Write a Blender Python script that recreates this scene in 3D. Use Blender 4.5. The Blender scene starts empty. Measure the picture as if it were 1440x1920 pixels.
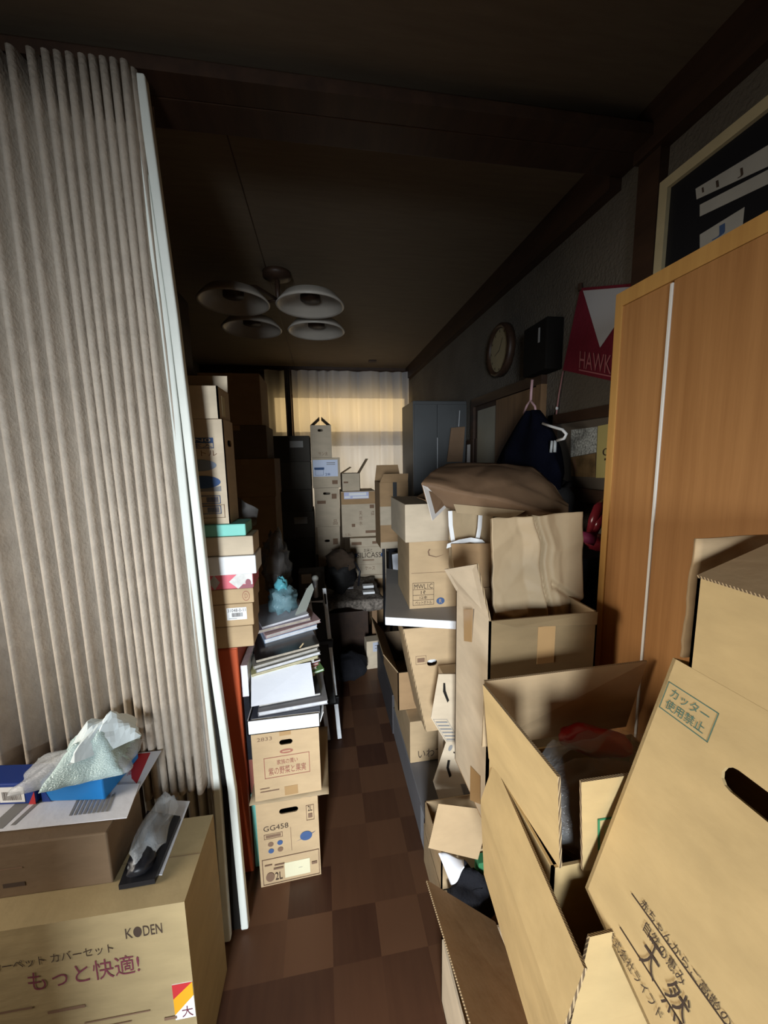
import bpy, bmesh, math, random
from mathutils import Vector, Matrix, noise
from mathutils.geometry import tessellate_polygon
random.seed(7)
S = bpy.context.scene
COL = S.collection
R_ = math.radians
CAM_H = 1.43

# ------------------------------------------------------------------ camera
def basis(yaw=9.0, pitch=8.0, roll=1.0):
    yaw, p, r = R_(yaw), R_(pitch), R_(roll)
    f = Vector((math.sin(yaw)*math.cos(p), math.cos(yaw)*math.cos(p), -math.sin(p)))
    r0 = Vector((math.cos(yaw), -math.sin(yaw), 0)); u0 = r0.cross(f)
    return math.cos(r)*r0 - math.sin(r)*u0, math.cos(r)*u0 + math.sin(r)*r0, f
CR, CU, CF = basis()
cd = bpy.data.cameras.new('camera'); cam = bpy.data.objects.new('camera', cd); COL.objects.link(cam)
cd.sensor_fit = 'VERTICAL'; cd.sensor_height = 36.0; cd.sensor_width = 27.0
cd.lens = 720.0/1920.0*36.0
cd.clip_start = 0.02
cam.matrix_world = Matrix(((CR.x, CU.x, -CF.x, 0), (CR.y, CU.y, -CF.y, 0), (CR.z, CU.z, -CF.z, CAM_H), (0, 0, 0, 1)))
S.camera = cam
S.view_settings.view_transform = 'Standard'; S.view_settings.look = 'None'
S.view_settings.gamma = 1.0; S.view_settings.use_curve_mapping = False
S.view_settings.exposure = 0.0
# ------------------------------------------------------------------ light
w = bpy.data.worlds.new('world'); S.world = w; w.use_nodes = True
w.node_tree.nodes['Background'].inputs[0].default_value = (0.75, 0.88, 1.0, 1)
w.node_tree.nodes['Background'].inputs[1].default_value = 0.10
def area(name, loc, target, sx, sy, power, col, spread=180):
    l = bpy.data.lights.new(name, 'AREA'); l.shape = 'RECTANGLE'; l.size = sx; l.size_y = sy
    l.energy = power; l.color = col; l.spread = R_(spread)
    o = bpy.data.objects.new(name, l); COL.objects.link(o); o.location = loc
    o.rotation_euler = (Vector(target)-Vector(loc)).to_track_quat('-Z', 'Y').to_euler()
    return o
# daylight entering by the front room's two windows (behind and left of the camera)
area('rear_window_daylight', (-0.62, -2.36, 1.15), (-0.45, 1.2, 0.42), 0.60, 1.0, 36, (0.86, 0.94, 1.0), 66)
area('side_window_daylight', (-1.86, 0.42, 1.10), (1.0, 0.72, 0.45), 0.72, 0.85, 8.5, (1.0, 0.91, 0.78), 84)

# ------------------------------------------------------------------ pixel -> world point at a real distance
def ray(x, y): return CR*((x-720)/720.0) - CU*((y-960)/720.0) + CF
def W(x, y, Y=None, X=None, Z=None):
    d = ray(x, y)
    t = Y/d.y if Y is not None else (X/d.x if X is not None else (Z-CAM_H)/d.z)
    return d*t + Vector((0, 0, CAM_H))
V = Vector

# ------------------------------------------------------------------ materials
MATS = {}
def mat(name, col, rough=0.8, var=0.0, scale=8.0, bump=0.0, bscale=60.0, metal=0.0, stretch=(1, 1, 1), spec=0.3, trans=0.0, alpha=1.0, col2=None, sheen=0):
    if name in MATS: return MATS[name]
    m = bpy.data.materials.new(name); m.use_nodes = True; nt = m.node_tree; b = nt.nodes['Principled BSDF']
    b.inputs['Roughness'].default_value = rough; b.inputs['Metallic'].default_value = metal
    b.inputs['Specular IOR Level'].default_value = spec
    b.inputs['Transmission Weight'].default_value = trans
    b.inputs['Alpha'].default_value = alpha
    if sheen: b.inputs['Sheen Weight'].default_value = sheen
    c = (col[0], col[1], col[2], 1)
    b.inputs['Base Color'].default_value = c
    if var > 0 or bump > 0:
        tc = nt.nodes.new('ShaderNodeTexCoord'); mp = nt.nodes.new('ShaderNodeMapping')
        mp.inputs['Scale'].default_value = stretch
        nt.links.new(tc.outputs['Object'], mp.inputs['Vector'])
    if var > 0:
        n = nt.nodes.new('ShaderNodeTexNoise'); n.inputs['Scale'].default_value = scale; n.inputs['Detail'].default_value = 5
        nt.links.new(mp.outputs['Vector'], n.inputs['Vector'])
        r = nt.nodes.new('ShaderNodeValToRGB')
        lo = col2 or tuple(v*(1-var) for v in col)
        r.color_ramp.elements[0].color = (*lo, 1); r.color_ramp.elements[1].color = (*[min(1, v*(1+var*0.45)) for v in col], 1)
        r.color_ramp.elements[0].position = 0.3; r.color_ramp.elements[1].position = 0.7
        nt.links.new(n.outputs['Fac'], r.inputs['Fac']); nt.links.new(r.outputs['Color'], b.inputs['Base Color'])
    if bump > 0:
        n2 = nt.nodes.new('ShaderNodeTexNoise'); n2.inputs['Scale'].default_value = bscale; n2.inputs['Detail'].default_value = 4
        nt.links.new(mp.outputs['Vector'], n2.inputs['Vector'])
        bp = nt.nodes.new('ShaderNodeBump'); bp.inputs['Strength'].default_value = bump; bp.inputs['Distance'].default_value = 0.01
        nt.links.new(n2.outputs['Fac'], bp.inputs['Height']); nt.links.new(bp.outputs['Normal'], b.inputs['Normal'])
    MATS[name] = m; return m
def card(name, col, var=0.12): return mat(name, col, 0.75, var, 9, 0.12, 22, stretch=(1, 1, 2.5), spec=0.2)
K1 = card('cardboard_tan', (0.50, 0.355, 0.205))
K2 = card('cardboard_yellow', (0.54, 0.385, 0.185))
K8 = card('cardboard_shaded', (0.235, 0.165, 0.085))  # shade on the tall open carton's front put into the colour
K7 = card('cardboard_olive', (0.36, 0.275, 0.145))
K3 = card('cardboard_pale', (0.58, 0.475, 0.345))
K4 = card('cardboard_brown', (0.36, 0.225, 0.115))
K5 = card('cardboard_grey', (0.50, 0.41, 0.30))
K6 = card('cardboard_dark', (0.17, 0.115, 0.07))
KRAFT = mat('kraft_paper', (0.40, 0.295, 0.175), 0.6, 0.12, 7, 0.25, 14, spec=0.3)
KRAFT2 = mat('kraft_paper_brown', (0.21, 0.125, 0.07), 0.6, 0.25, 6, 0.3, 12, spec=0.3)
TAPE = mat('packing_tape', (0.40, 0.245, 0.11), 0.3, 0.08, 10, spec=0.5)
BTAPE = mat('black_tape', (0.012, 0.012, 0.014), 0.35, spec=0.5)
INK = mat('dark_print', (0.055, 0.035, 0.025), 0.8)
INKB = mat('faded_brown_print', (0.20, 0.12, 0.075), 0.8)
INKM = mat('maroon_print', (0.16, 0.035, 0.055), 0.8)
INKR = mat('reddish_print', (0.33, 0.13, 0.09), 0.8)
INKN = mat('navy_print', (0.055, 0.10, 0.22), 0.8)
INKG = mat('green_print', (0.05, 0.22, 0.09), 0.8)
INKT = mat('teal_print', (0.09, 0.17, 0.13), 0.8)
INKGY = mat('grey_print', (0.24, 0.235, 0.23), 0.8)
WHITE = mat('white_card', (0.80, 0.80, 0.80), 0.6, 0.04, 10)
PAPER = mat('white_paper', (0.76, 0.77, 0.82), 0.7, 0.04, 12, 0.1, 30)
CREAM = mat('cream_paper', (0.72, 0.66, 0.45), 0.7, 0.05, 10)
BLACK = mat('black_plastic', (0.012, 0.012, 0.015), 0.4)
DARK = mat('dark_hole', (0.01, 0.008, 0.006), 0.9)
CLOTHB = mat('black_cloth', (0.012, 0.012, 0.016), 0.95, 0.3, 20, 0.4, 120)
NAVY = mat('navy_cloth', (0.004, 0.0045, 0.010), 1.0, 0.3, 15, 0.3, 150, spec=0.04)
MINT = mat('mint_card', (0.22, 0.62, 0.53), 0.55, 0.06, 8)
RED = mat('red_card', (0.50, 0.035, 0.04), 0.5)
BLUE = mat('blue_card', (0.02, 0.22, 0.62), 0.4, 0.06, 6)
DBLUE = mat('dark_blue_card', (0.015, 0.045, 0.25), 0.4)
ORANGE = mat('orange_red_board', (0.50, 0.085, 0.025), 0.45, 0.12, 5, stretch=(1, 1, 0.3))
PINK = mat('pink_card', (0.70, 0.16, 0.20), 0.6, 0.08, 12)
SILVER = mat('silver_print', (0.55, 0.53, 0.50), 0.4, 0.3, 30, metal=0.3)
ALU = mat('aluminium', (0.58, 0.59, 0.61), 0.4, 0.12, 20, metal=0.4, spec=0.5)
FOAM = mat('white_foam', (0.80, 0.81, 0.84), 0.8, 0.05, 20, 0.35, 130)
FOAMTOP = mat('grey_board_face', (0.42, 0.40, 0.38), 0.7, 0.06, 10)
IVORY = mat('ivory_plastic', (0.72, 0.74, 0.68), 0.4, 0.06, 12)

def edge_mat():
    m = bpy.data.materials.new('corrugated_edge'); m.use_nodes = True; nt = m.node_tree; b = nt.nodes['Principled BSDF']
    b.inputs['Roughness'].default_value = 0.9
    tc = nt.nodes.new('ShaderNodeTexCoord'); sp = nt.nodes.new('ShaderNodeSeparateXYZ')
    nt.links.new(tc.outputs['Object'], sp.inputs[0])
    a = nt.nodes.new('ShaderNodeMath'); a.operation = 'ADD'
    nt.links.new(sp.outputs[0], a.inputs[0]); nt.links.new(sp.outputs[1], a.inputs[1])
    a2 = nt.nodes.new('ShaderNodeMath'); a2.operation = 'MULTIPLY'; a2.inputs[1].default_value = 1300
    nt.links.new(a.outputs[0], a2.inputs[0])
    s = nt.nodes.new('ShaderNodeMath'); s.operation = 'SINE'; nt.links.new(a2.outputs[0], s.inputs[0])
    r = nt.nodes.new('ShaderNodeValToRGB'); r.color_ramp.elements[0].color = (0.13, 0.085, 0.045, 1); r.color_ramp.elements[1].color = (0.55, 0.40, 0.22, 1)
    r.color_ramp.elements[0].position = 0.35; r.color_ramp.elements[1].position = 0.75
    nt.links.new(s.outputs[0], r.inputs['Fac']); nt.links.new(r.outputs['Color'], b.inputs['Base Color'])
    return m
EDGE = edge_mat()

def wood_mat(name, c1, c2, stretch, rough=0.45, scale=3.0):
    m = bpy.data.materials.new(name); m.use_nodes = True; nt = m.node_tree; b = nt.nodes['Principled BSDF']
    b.inputs['Roughness'].default_value = rough; b.inputs['Specular IOR Level'].default_value = 0.35
    tc = nt.nodes.new('ShaderNodeTexCoord'); mp = nt.nodes.new('ShaderNodeMapping'); mp.inputs['Scale'].default_value = stretch
    n = nt.nodes.new('ShaderNodeTexNoise'); n.inputs['Scale'].default_value = scale; n.inputs['Detail'].default_value = 8; n.inputs['Roughness'].default_value = 0.65
    r = nt.nodes.new('ShaderNodeValToRGB')
    r.color_ramp.elements[0].color = (*c1, 1); r.color_ramp.elements[1].color = (*c2, 1)
    r.color_ramp.elements[0].position = 0.33; r.color_ramp.elements[1].position = 0.68
    nt.links.new(tc.outputs['Object'], mp.inputs[0]); nt.links.new(mp.outputs[0], n.inputs['Vector'])
    nt.links.new(n.outputs['Fac'], r.inputs['Fac']); nt.links.new(r.outputs['Color'], b.inputs['Base Color'])
    return m
WARD = wood_mat('wardrobe_veneer', (0.36, 0.165, 0.055), (0.47, 0.23, 0.082), (14, 14, 0.5))
WARDE = wood_mat('wardrobe_edge', (0.50, 0.26, 0.075), (0.58, 0.32, 0.095), (14, 14, 0.5))
DWOOD = wood_mat('dark_wood', (0.030, 0.016, 0.010), (0.055, 0.028, 0.016), (6, 1, 6), 0.5)
MWOOD = wood_mat('mid_wood', (0.16, 0.09, 0.045), (0.24, 0.14, 0.07), (9, 9, 0.6), 0.5)
CEIL = wood_mat('ceiling_board', (0.155, 0.117, 0.078), (0.185, 0.142, 0.095), (1.5, 14, 1), 0.8)
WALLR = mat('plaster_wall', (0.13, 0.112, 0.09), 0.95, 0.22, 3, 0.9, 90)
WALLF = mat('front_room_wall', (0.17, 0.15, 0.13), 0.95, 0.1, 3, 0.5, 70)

def parquet():
    m = bpy.data.materials.new('parquet_floor'); m.use_nodes = True; nt = m.node_tree; b = nt.nodes['Principled BSDF']
    b.inputs['Roughness'].default_value = 0.42; b.inputs['Specular IOR Level'].default_value = 0.3
    tc = nt.nodes.new('ShaderNodeTexCoord'); mp = nt.nodes.new('ShaderNodeMapping'); mp.inputs['Scale'].default_value = (7.2, 7.2, 7.2)
    nt.links.new(tc.outputs['Object'], mp.inputs[0])
    fl = nt.nodes.new('ShaderNodeVectorMath'); fl.operation = 'FLOOR'; nt.links.new(mp.outputs[0], fl.inputs[0])
    wn = nt.nodes.new('ShaderNodeTexWhiteNoise'); wn.noise_dimensions = '2D'; nt.links.new(fl.outputs[0], wn.inputs['Vector'])
    n = nt.nodes.new('ShaderNodeTexNoise'); n.inputs['Scale'].default_value = 3; n.inputs['Detail'].default_value = 6
    mp2 = nt.nodes.new('ShaderNodeMapping'); mp2.inputs['Scale'].default_value = (16, 2, 1)
    nt.links.new(tc.outputs['Object'], mp2.inputs[0]); nt.links.new(mp2.outputs[0], n.inputs['Vector'])
    a = nt.nodes.new('ShaderNodeMath'); a.operation = 'MULTIPLY_ADD'; a.inputs[1].default_value = 0.35
    nt.links.new(n.outputs['Fac'], a.inputs[0]); nt.links.new(wn.outputs['Value'], a.inputs[2])
    r = nt.nodes.new('ShaderNodeValToRGB')
    r.color_ramp.elements[0].color = (0.050, 0.020, 0.012, 1); r.color_ramp.elements[1].color = (0.125, 0.058, 0.030, 1)
    r.color_ramp.elements[0].position = 0.15; r.color_ramp.elements[1].position = 1.1
    nt.links.new(a.outputs[0], r.inputs['Fac']); nt.links.new(r.outputs['Color'], b.inputs['Base Color'])
    return m
PARQ = parquet()

def emit(name, c, s):
    m = bpy.data.materials.new(name); m.use_nodes = True; nt = m.node_tree; b = nt.nodes['Principled BSDF']
    b.inputs['Base Color'].default_value = (0.5, 0.5, 0.5, 1)
    b.inputs['Emission Color'].default_value = (*c, 1); b.inputs['Emission Strength'].default_value = s
    return m
def lace():
    m = bpy.data.materials.new('sheer_curtain'); m.use_nodes = True; nt = m.node_tree
    out = nt.nodes['Material Output']; b = nt.nodes['Principled BSDF']
    b.inputs['Base Color'].default_value = (0.74, 0.74, 0.78, 1); b.inputs['Roughness'].default_value = 0.9
    t = nt.nodes.new('ShaderNodeBsdfTranslucent'); t.inputs[0].default_value = (0.75, 0.72, 0.66, 1)
    tr = nt.nodes.new('ShaderNodeBsdfTransparent')
    m1 = nt.nodes.new('ShaderNodeMixShader'); m1.inputs[0].default_value = 0.55
    nt.links.new(b.outputs[0], m1.inputs[1]); nt.links.new(t.outputs[0], m1.inputs[2])
    wv = nt.nodes.new('ShaderNodeTexWave'); wv.inputs['Scale'].default_value = 60; wv.bands_direction = 'DIAGONAL'; wv.inputs['Distortion'].default_value = 1.5
    tc = nt.nodes.new('ShaderNodeTexCoord'); nt.links.new(tc.outputs['Object'], wv.inputs['Vector'])
    mr = nt.nodes.new('ShaderNodeMapRange'); mr.inputs[3].default_value = 0.10; mr.inputs[4].default_value = 0.20
    nt.links.new(wv.outputs['Fac'], mr.inputs[0])
    m2 = nt.nodes.new('ShaderNodeMixShader'); nt.links.new(mr.outputs[0], m2.inputs[0])
    nt.links.new(m1.outputs[0], m2.inputs[1]); nt.links.new(tr.outputs[0], m2.inputs[2])
    nt.links.new(m2.outputs[0], out.inputs[0])
    return m
LACE = lace()
def film(name, col, op=0.35, rough=0.15):
    m = bpy.data.materials.new(name); m.use_nodes = True; nt = m.node_tree
    out = nt.nodes['Material Output']; b = nt.nodes['Principled BSDF']
    b.inputs['Base Color'].default_value = (*col, 1); b.inputs['Roughness'].default_value = rough; b.inputs['Specular IOR Level'].default_value = 0.8
    n = nt.nodes.new('ShaderNodeTexNoise'); n.inputs['Scale'].default_value = 45
    bp = nt.nodes.new('ShaderNodeBump'); bp.inputs['Strength'].default_value = 0.6; bp.inputs['Distance'].default_value = 0.006
    nt.links.new(n.outputs['Fac'], bp.inputs['Height']); nt.links.new(bp.outputs[0], b.inputs['Normal'])
    tr = nt.nodes.new('ShaderNodeBsdfTransparent')
    mx = nt.nodes.new('ShaderNodeMixShader'); mx.inputs[0].default_value = op
    nt.links.new(tr.outputs[0], mx.inputs[1]); nt.links.new(b.outputs[0], mx.inputs[2]); nt.links.new(mx.outputs[0], out.inputs[0])
    return m
FILM = film('clear_plastic_film', (0.75, 0.78, 0.8), 0.40)
FILM2 = film('thin_clear_film', (0.70, 0.70, 0.68), 0.16, 0.1)
FILM3 = film('blister_shell_film', (0.75, 0.78, 0.8), 0.30, 0.08)
FILMG = film('grey_plastic_film', (0.10, 0.095, 0.09), 0.45)
FILMT = film('pale_teal_film', (0.62, 0.80, 0.80), 0.8, 0.3)
FILMB = film('blue_grey_film', (0.20, 0.35, 0.40), 0.75)

# ------------------------------------------------------------------ mesh builder
class MB:
    def __init__(s): s.v = []; s.f = []; s.m = []; s.mats = []
    def mi(s, m):
        if m not in s.mats: s.mats.append(m)
        return s.mats.index(m)
    def add(s, vs, fs, m):
        k = len(s.v); s.v += [V(p) for p in vs]; i = s.mi(m)
        for f in fs: s.f.append([k+a for a in f]); s.m.append(i)
        return s
    def frame_box(s, o, ex, ey, ez, m):
        o, ex, ey, ez = V(o), V(ex), V(ey), V(ez)
        vs = [o, o+ex, o+ex+ey, o+ey]; vs += [p+ez for p in vs]
        fl = ex.cross(ey).dot(ez) > 0
        fs = [(3, 2, 1, 0), (4, 5, 6, 7), (0, 1, 5, 4), (1, 2, 6, 5), (2, 3, 7, 6), (3, 0, 4, 7)]
        if not fl: fs = [f[::-1] for f in fs]
        return s.add(vs, fs, m)
    def box(s, x0, x1, y0, y1, z0, z1, m): return s.frame_box((x0, y0, z0), (x1-x0, 0, 0), (0, y1-y0, 0), (0, 0, z1-z0), m)
    def poly(s, outline, O, U, Vv, t, m, me=None, holes=(), back=None):
        """flat panel: 2-D outline (metres along unit U, Vv from O), thickness t behind the outline's face (against U x V)"""
        me = me or m; O, U, Vv = V(O), V(U), V(Vv); n = U.cross(Vv).normalized()
        loops = [list(outline)] + [list(h) for h in holes]
        def area2(l): return sum(l[i][0]*l[(i+1) % len(l)][1]-l[(i+1) % len(l)][0]*l[i][1] for i in range(len(l)))
        if area2(loops[0]) < 0: loops[0].reverse()
        for i in range(1, len(loops)):
            if area2(loops[i]) > 0: loops[i].reverse()
        flat = [p for l in loops for p in l]
        tris = tessellate_polygon([[V((p[0], p[1], 0)) for p in l] for l in loops])
        pf = [O+U*a+Vv*b for a, b in flat]; pb = [p-n*t for p in pf]
        ft = []
        for a, b, c in tris:
            ar = (flat[b][0]-flat[a][0])*(flat[c][1]-flat[a][1])-(flat[c][0]-flat[a][0])*(flat[b][1]-flat[a][1])
            ft.append((a, b, c) if ar > 0 else (a, c, b))
        s.add(pf, ft, m)
        if t > 0:
            s.add(pb, [f[::-1] for f in ft], back or m)
            k = 0
            for l in loops:
                N = len(l)
                s.add(pf[k:k+N]+pb[k:k+N], [(i, i+N, (i+1) % N+N, (i+1) % N) for i in range(N)], me); k += N
        return s
    def quad(s, p, t, m, me=None, back=None):
        """thick quad panel from 4 world points (counter-clockwise seen from its front); thickness goes behind"""
        p = [V(q) for q in p]; n = (p[1]-p[0]).cross(p[3]-p[0])
        n2 = (p[2]-p[1]).cross(p[3]-p[2]); n = (n+n2).normalized(); b = [q-n*t for q in p]; N = len(p)
        s.add(p, [tuple(range(N))], m); s.add(b, [tuple(range(N))[::-1]], back or m)
        s.add(p+b, [(i, i+N, (i+1) % N+N, (i+1) % N) for i in range(N)], me or m)
        return s
    def tube(s, pts, r, m, n=8, caps=True):
        pts = [V(p) for p in pts]; rings = []; k = len(pts)
        rr = r if isinstance(r, (list, tuple)) else [r]*k
        up = None; vs = []
        for i, p in enumerate(pts):
            d = (pts[min(i+1, k-1)]-pts[max(i-1, 0)]).normalized()
            if up is None: up = V((0, 0, 1)) if abs(d.z) < 0.9 else V((1, 0, 0))
            a = d.cross(up).normalized(); up = a.cross(d).normalized()
            for j in range(n):
                an = 2*math.pi*j/n; vs.append(p+(a*math.cos(an)+up*math.sin(an))*rr[i])
        fs = [(i*n+j, (i+1)*n+j, (i+1)*n+(j+1) % n, i*n+(j+1) % n) for i in range(k-1) for j in range(n)]
        if caps: fs += [tuple(range(n)), tuple((k-1)*n+j for j in range(n))[::-1]]
        return s.add(vs, fs, m)
    def ribbon(s, pts, wv, t, m):
        pts = [V(p) for p in pts]; wv = V(wv); N = len(pts); vs = []
        for i, p in enumerate(pts):
            d = (pts[min(i+1, N-1)]-pts[max(i-1, 0)]).normalized(); n = d.cross(wv).normalized()*t/2
            vs += [p-wv/2-n, p+wv/2-n, p+wv/2+n, p-wv/2+n]
        fs = [(i*4+j, (i+1)*4+j, (i+1)*4+(j+1) % 4, i*4+(j+1) % 4) for i in range(N-1) for j in range(4)]
        fs += [(3, 2, 1, 0), tuple((N-1)*4+j for j in range(4))]
        return s.add(vs, fs, m)
    def lathe(s, prof, c, m, n=32, axis=V((0, 0, 1))):
        q = V((0, 0, 1)).rotation_difference(V(axis)); vs = []
        for r, z in prof:
            for j in range(n):
                a = 2*math.pi*j/n; vs.append(V(c)+q @ V((r*math.cos(a), r*math.sin(a), z)))
        k = len(prof)
        return s.add(vs, [(i*n+j, i*n+(j+1) % n, (i+1)*n+(j+1) % n, (i+1)*n+j) for i in range(k-1) for j in range(n)], m)
    def grid(s, f, nu, nv, m, closed=False):
        vs = [V(f(i/nu, j/nv)) for i in range(nu+1) for j in range(nv+1)]
        return s.add(vs, [(i*(nv+1)+j, (i+1)*(nv+1)+j, (i+1)*(nv+1)+j+1, i*(nv+1)+j+1) for i in range(nu) for j in range(nv)], m)
    def ell(s, c, rx, ry, rz, m, nz=0.0, ns=8, seed=0, nu=20, nv=14, rot=None):
        def f(u, v):
            th, ph = 2*math.pi*u, math.pi*v
            d = V((math.sin(ph)*math.cos(th), math.sin(ph)*math.sin(th), math.cos(ph)))
            k = 1+nz*noise.noise(d*ns*0.3+V((seed, seed*2, 0)))*2
            p = V((d.x*rx*k, d.y*ry*k, d.z*rz*k))
            if rot: p = rot @ p
            return V(c)+p
        vs = []
        for i in range(nu):
            for j in range(nv+1): vs.append(f(i/nu, j/nv))
        return s.add(vs, [(i*(nv+1)+j, i*(nv+1)+j+1, ((i+1) % nu)*(nv+1)+j+1, ((i+1) % nu)*(nv+1)+j) for i in range(nu) for j in range(nv)], m)
    def build(s, name, parent=None, origin=None, smooth=False, bevel=0.0, solid=0.0, subsurf=0):
        me = bpy.data.meshes.new(name)
        off = V(parent.get('wloc') if parent is not None else (origin if origin is not None else base_of(s.v)))
        me.from_pydata([p-off for p in s.v], [], s.f); 
        for m in s.mats: me.materials.append(m)
        me.polygons.foreach_set('material_index', s.m)
        if smooth: me.polygons.foreach_set('use_smooth', [True]*len(s.f))
        me.update()
        o = bpy.data.objects.new(name, me); COL.objects.link(o)
        if parent is not None: o.parent = parent; o['wloc'] = tuple(off)
        else: o.location = off; o['wloc'] = tuple(off)
        if solid:
            md = o.modifiers.new('solid', 'SOLIDIFY'); md.thickness = solid; md.offset = 0
        if bevel:
            bm = bmesh.new(); bm.from_mesh(me); bmesh.ops.remove_doubles(bm, verts=bm.verts, dist=1e-5); bm.to_mesh(me); bm.free()
            md = o.modifiers.new('bevel', 'BEVEL'); md.width = bevel; md.segments = 2; md.limit_method = 'ANGLE'; md.angle_limit = R_(40)
        if subsurf:
            md = o.modifiers.new('sub', 'SUBSURF'); md.levels = subsurf; md.render_levels = subsurf
        return o
def base_of(vs):
    xs = [p.x for p in vs]; ys = [p.y for p in vs]; zs = [p.z for p in vs]
    return V(((min(xs)+max(xs))/2, (min(ys)+max(ys))/2, min(zs)))
def tag(o, label=None, cat=None, group=None, kind=None):
    if label: o['label'] = label
    if cat: o['category'] = cat
    if group: o['group'] = group
    if kind: o['kind'] = kind
    return o
def thing(name, label, cat, loc, group=None):
    o = bpy.data.objects.new(name, None); COL.objects.link(o); o.location = loc; o['wloc'] = tuple(loc)
    o.empty_display_size = 0.05
    return tag(o, label, cat, group)
def struct(name, mb, **k): return tag(mb.build(name, **k), kind='structure')

# ------------------------------------------------------------------ printing on faces
_txt = {}
def text_mesh(body):
    if body in _txt: return _txt[body]
    c = bpy.data.curves.new('t', 'FONT'); c.body = body; c.size = 1; c.resolution_u = 3
    o = bpy.data.objects.new('t', c); COL.objects.link(o)
    dg = bpy.context.evaluated_depsgraph_get(); dg.update()
    me = bpy.data.meshes.new_from_object(o.evaluated_get(dg))
    vs = [(v.co.x, v.co.y) for v in me.vertices]; fs = [tuple(p.vertices) for p in me.polygons]
    bpy.data.objects.remove(o); bpy.data.curves.remove(c); bpy.data.meshes.remove(me)
    _txt[body] = (vs, fs); return _txt[body]
class Face:
    """a rectangle on a surface: origin, unit U, unit V, width, height (text etc. placed in fractions of it)"""
    def __init__(s, O, U, Vv, w, h): s.O, s.U, s.V, s.w, s.h = V(O), V(U).normalized(), V(Vv).normalized(), w, h; s.n = s.U.cross(s.V).normalized()
    def p(s, u, v, e=0.0007): return s.O+s.U*(u*s.w)+s.V*(v*s.h)+s.n*e
def prints(mb, F, items, lift=0.0007):
    for k, it in enumerate(items):
        e = lift+0.00012*k
        if it[0] == 't':
            _, body, u0, v0, u1, v1, m = it[:7]; rot = it[7] if len(it) > 7 else 0
            vs, fs = text_mesh(body)
            if not vs: continue
            x0, x1 = min(a for a, b in vs), max(a for a, b in vs); y0, y1 = min(b for a, b in vs), max(b for a, b in vs)
            sx, sy = max(x1-x0, 1e-6), max(y1-y0, 1e-6)
            mb.add([F.p(u0+(a-x0)/sx*(u1-u0), v0+(b-y0)/sy*(v1-v0)+rot*(a-x0)/sx, e) for a, b in vs], fs, m)
        elif it[0] == 'r':
            _, u0, v0, u1, v1, m = it[:6]
            mb.add([F.p(u0, v0, e), F.p(u1, v0, e), F.p(u1, v1, e), F.p(u0, v1, e)], [(0, 1, 2, 3)], m)
        elif it[0] == 'f':
            _, u0, v0, u1, v1, lw, m = it
            a, b = lw/F.w, lw/F.h
            for q in ((u0, v0, u1, v0+b), (u0, v1-b, u1, v1), (u0, v0, u0+a, v1), (u1-a, v0, u1, v1)):
                mb.add([F.p(q[0], q[1], e), F.p(q[2], q[1], e), F.p(q[2], q[3], e), F.p(q[0], q[3], e)], [(0, 1, 2, 3)], m)
        elif it[0] == 'o':
            _, u, v, ru, rv, m = it
            mb.add([F.p(u+ru*math.cos(a*math.pi/12), v+rv*math.sin(a*math.pi/12), e) for a in range(24)], [tuple(range(24))], m)
        elif it[0] == 'g':   # polygon
            mb.add([F.p(a, b, e) for a, b in it[1]], [tuple(range(len(it[1])))], it[2])
        elif it[0] == 'b':   # bar code
            _, u0, v0, u1, v1, m = it; rnd = random.Random(3); u = u0
            while u < u1:
                wd = rnd.choice((0.012, 0.02, 0.03))*(u1-u0); 
                mb.add([F.p(u, v0, e), F.p(min(u+wd, u1), v0, e), F.p(min(u+wd, u1), v1, e), F.p(u, v1, e)], [(0, 1, 2, 3)], m); u += wd+rnd.choice((0.015, 0.025))*(u1-u0)
def slot(cu, cv, lu, rv, n=6):
    """rounded slot outline centred cu,cv (metres), half length lu, half height rv"""
    pts = []
    for s_, a0 in ((1, -90), (-1, 90)):
        for i in range(n+1):
            a = R_(a0+180*i/n); pts.append((cu+s_*(lu-rv)+rv*math.cos(a), cv+rv*math.sin(a)))
    return pts

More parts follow.
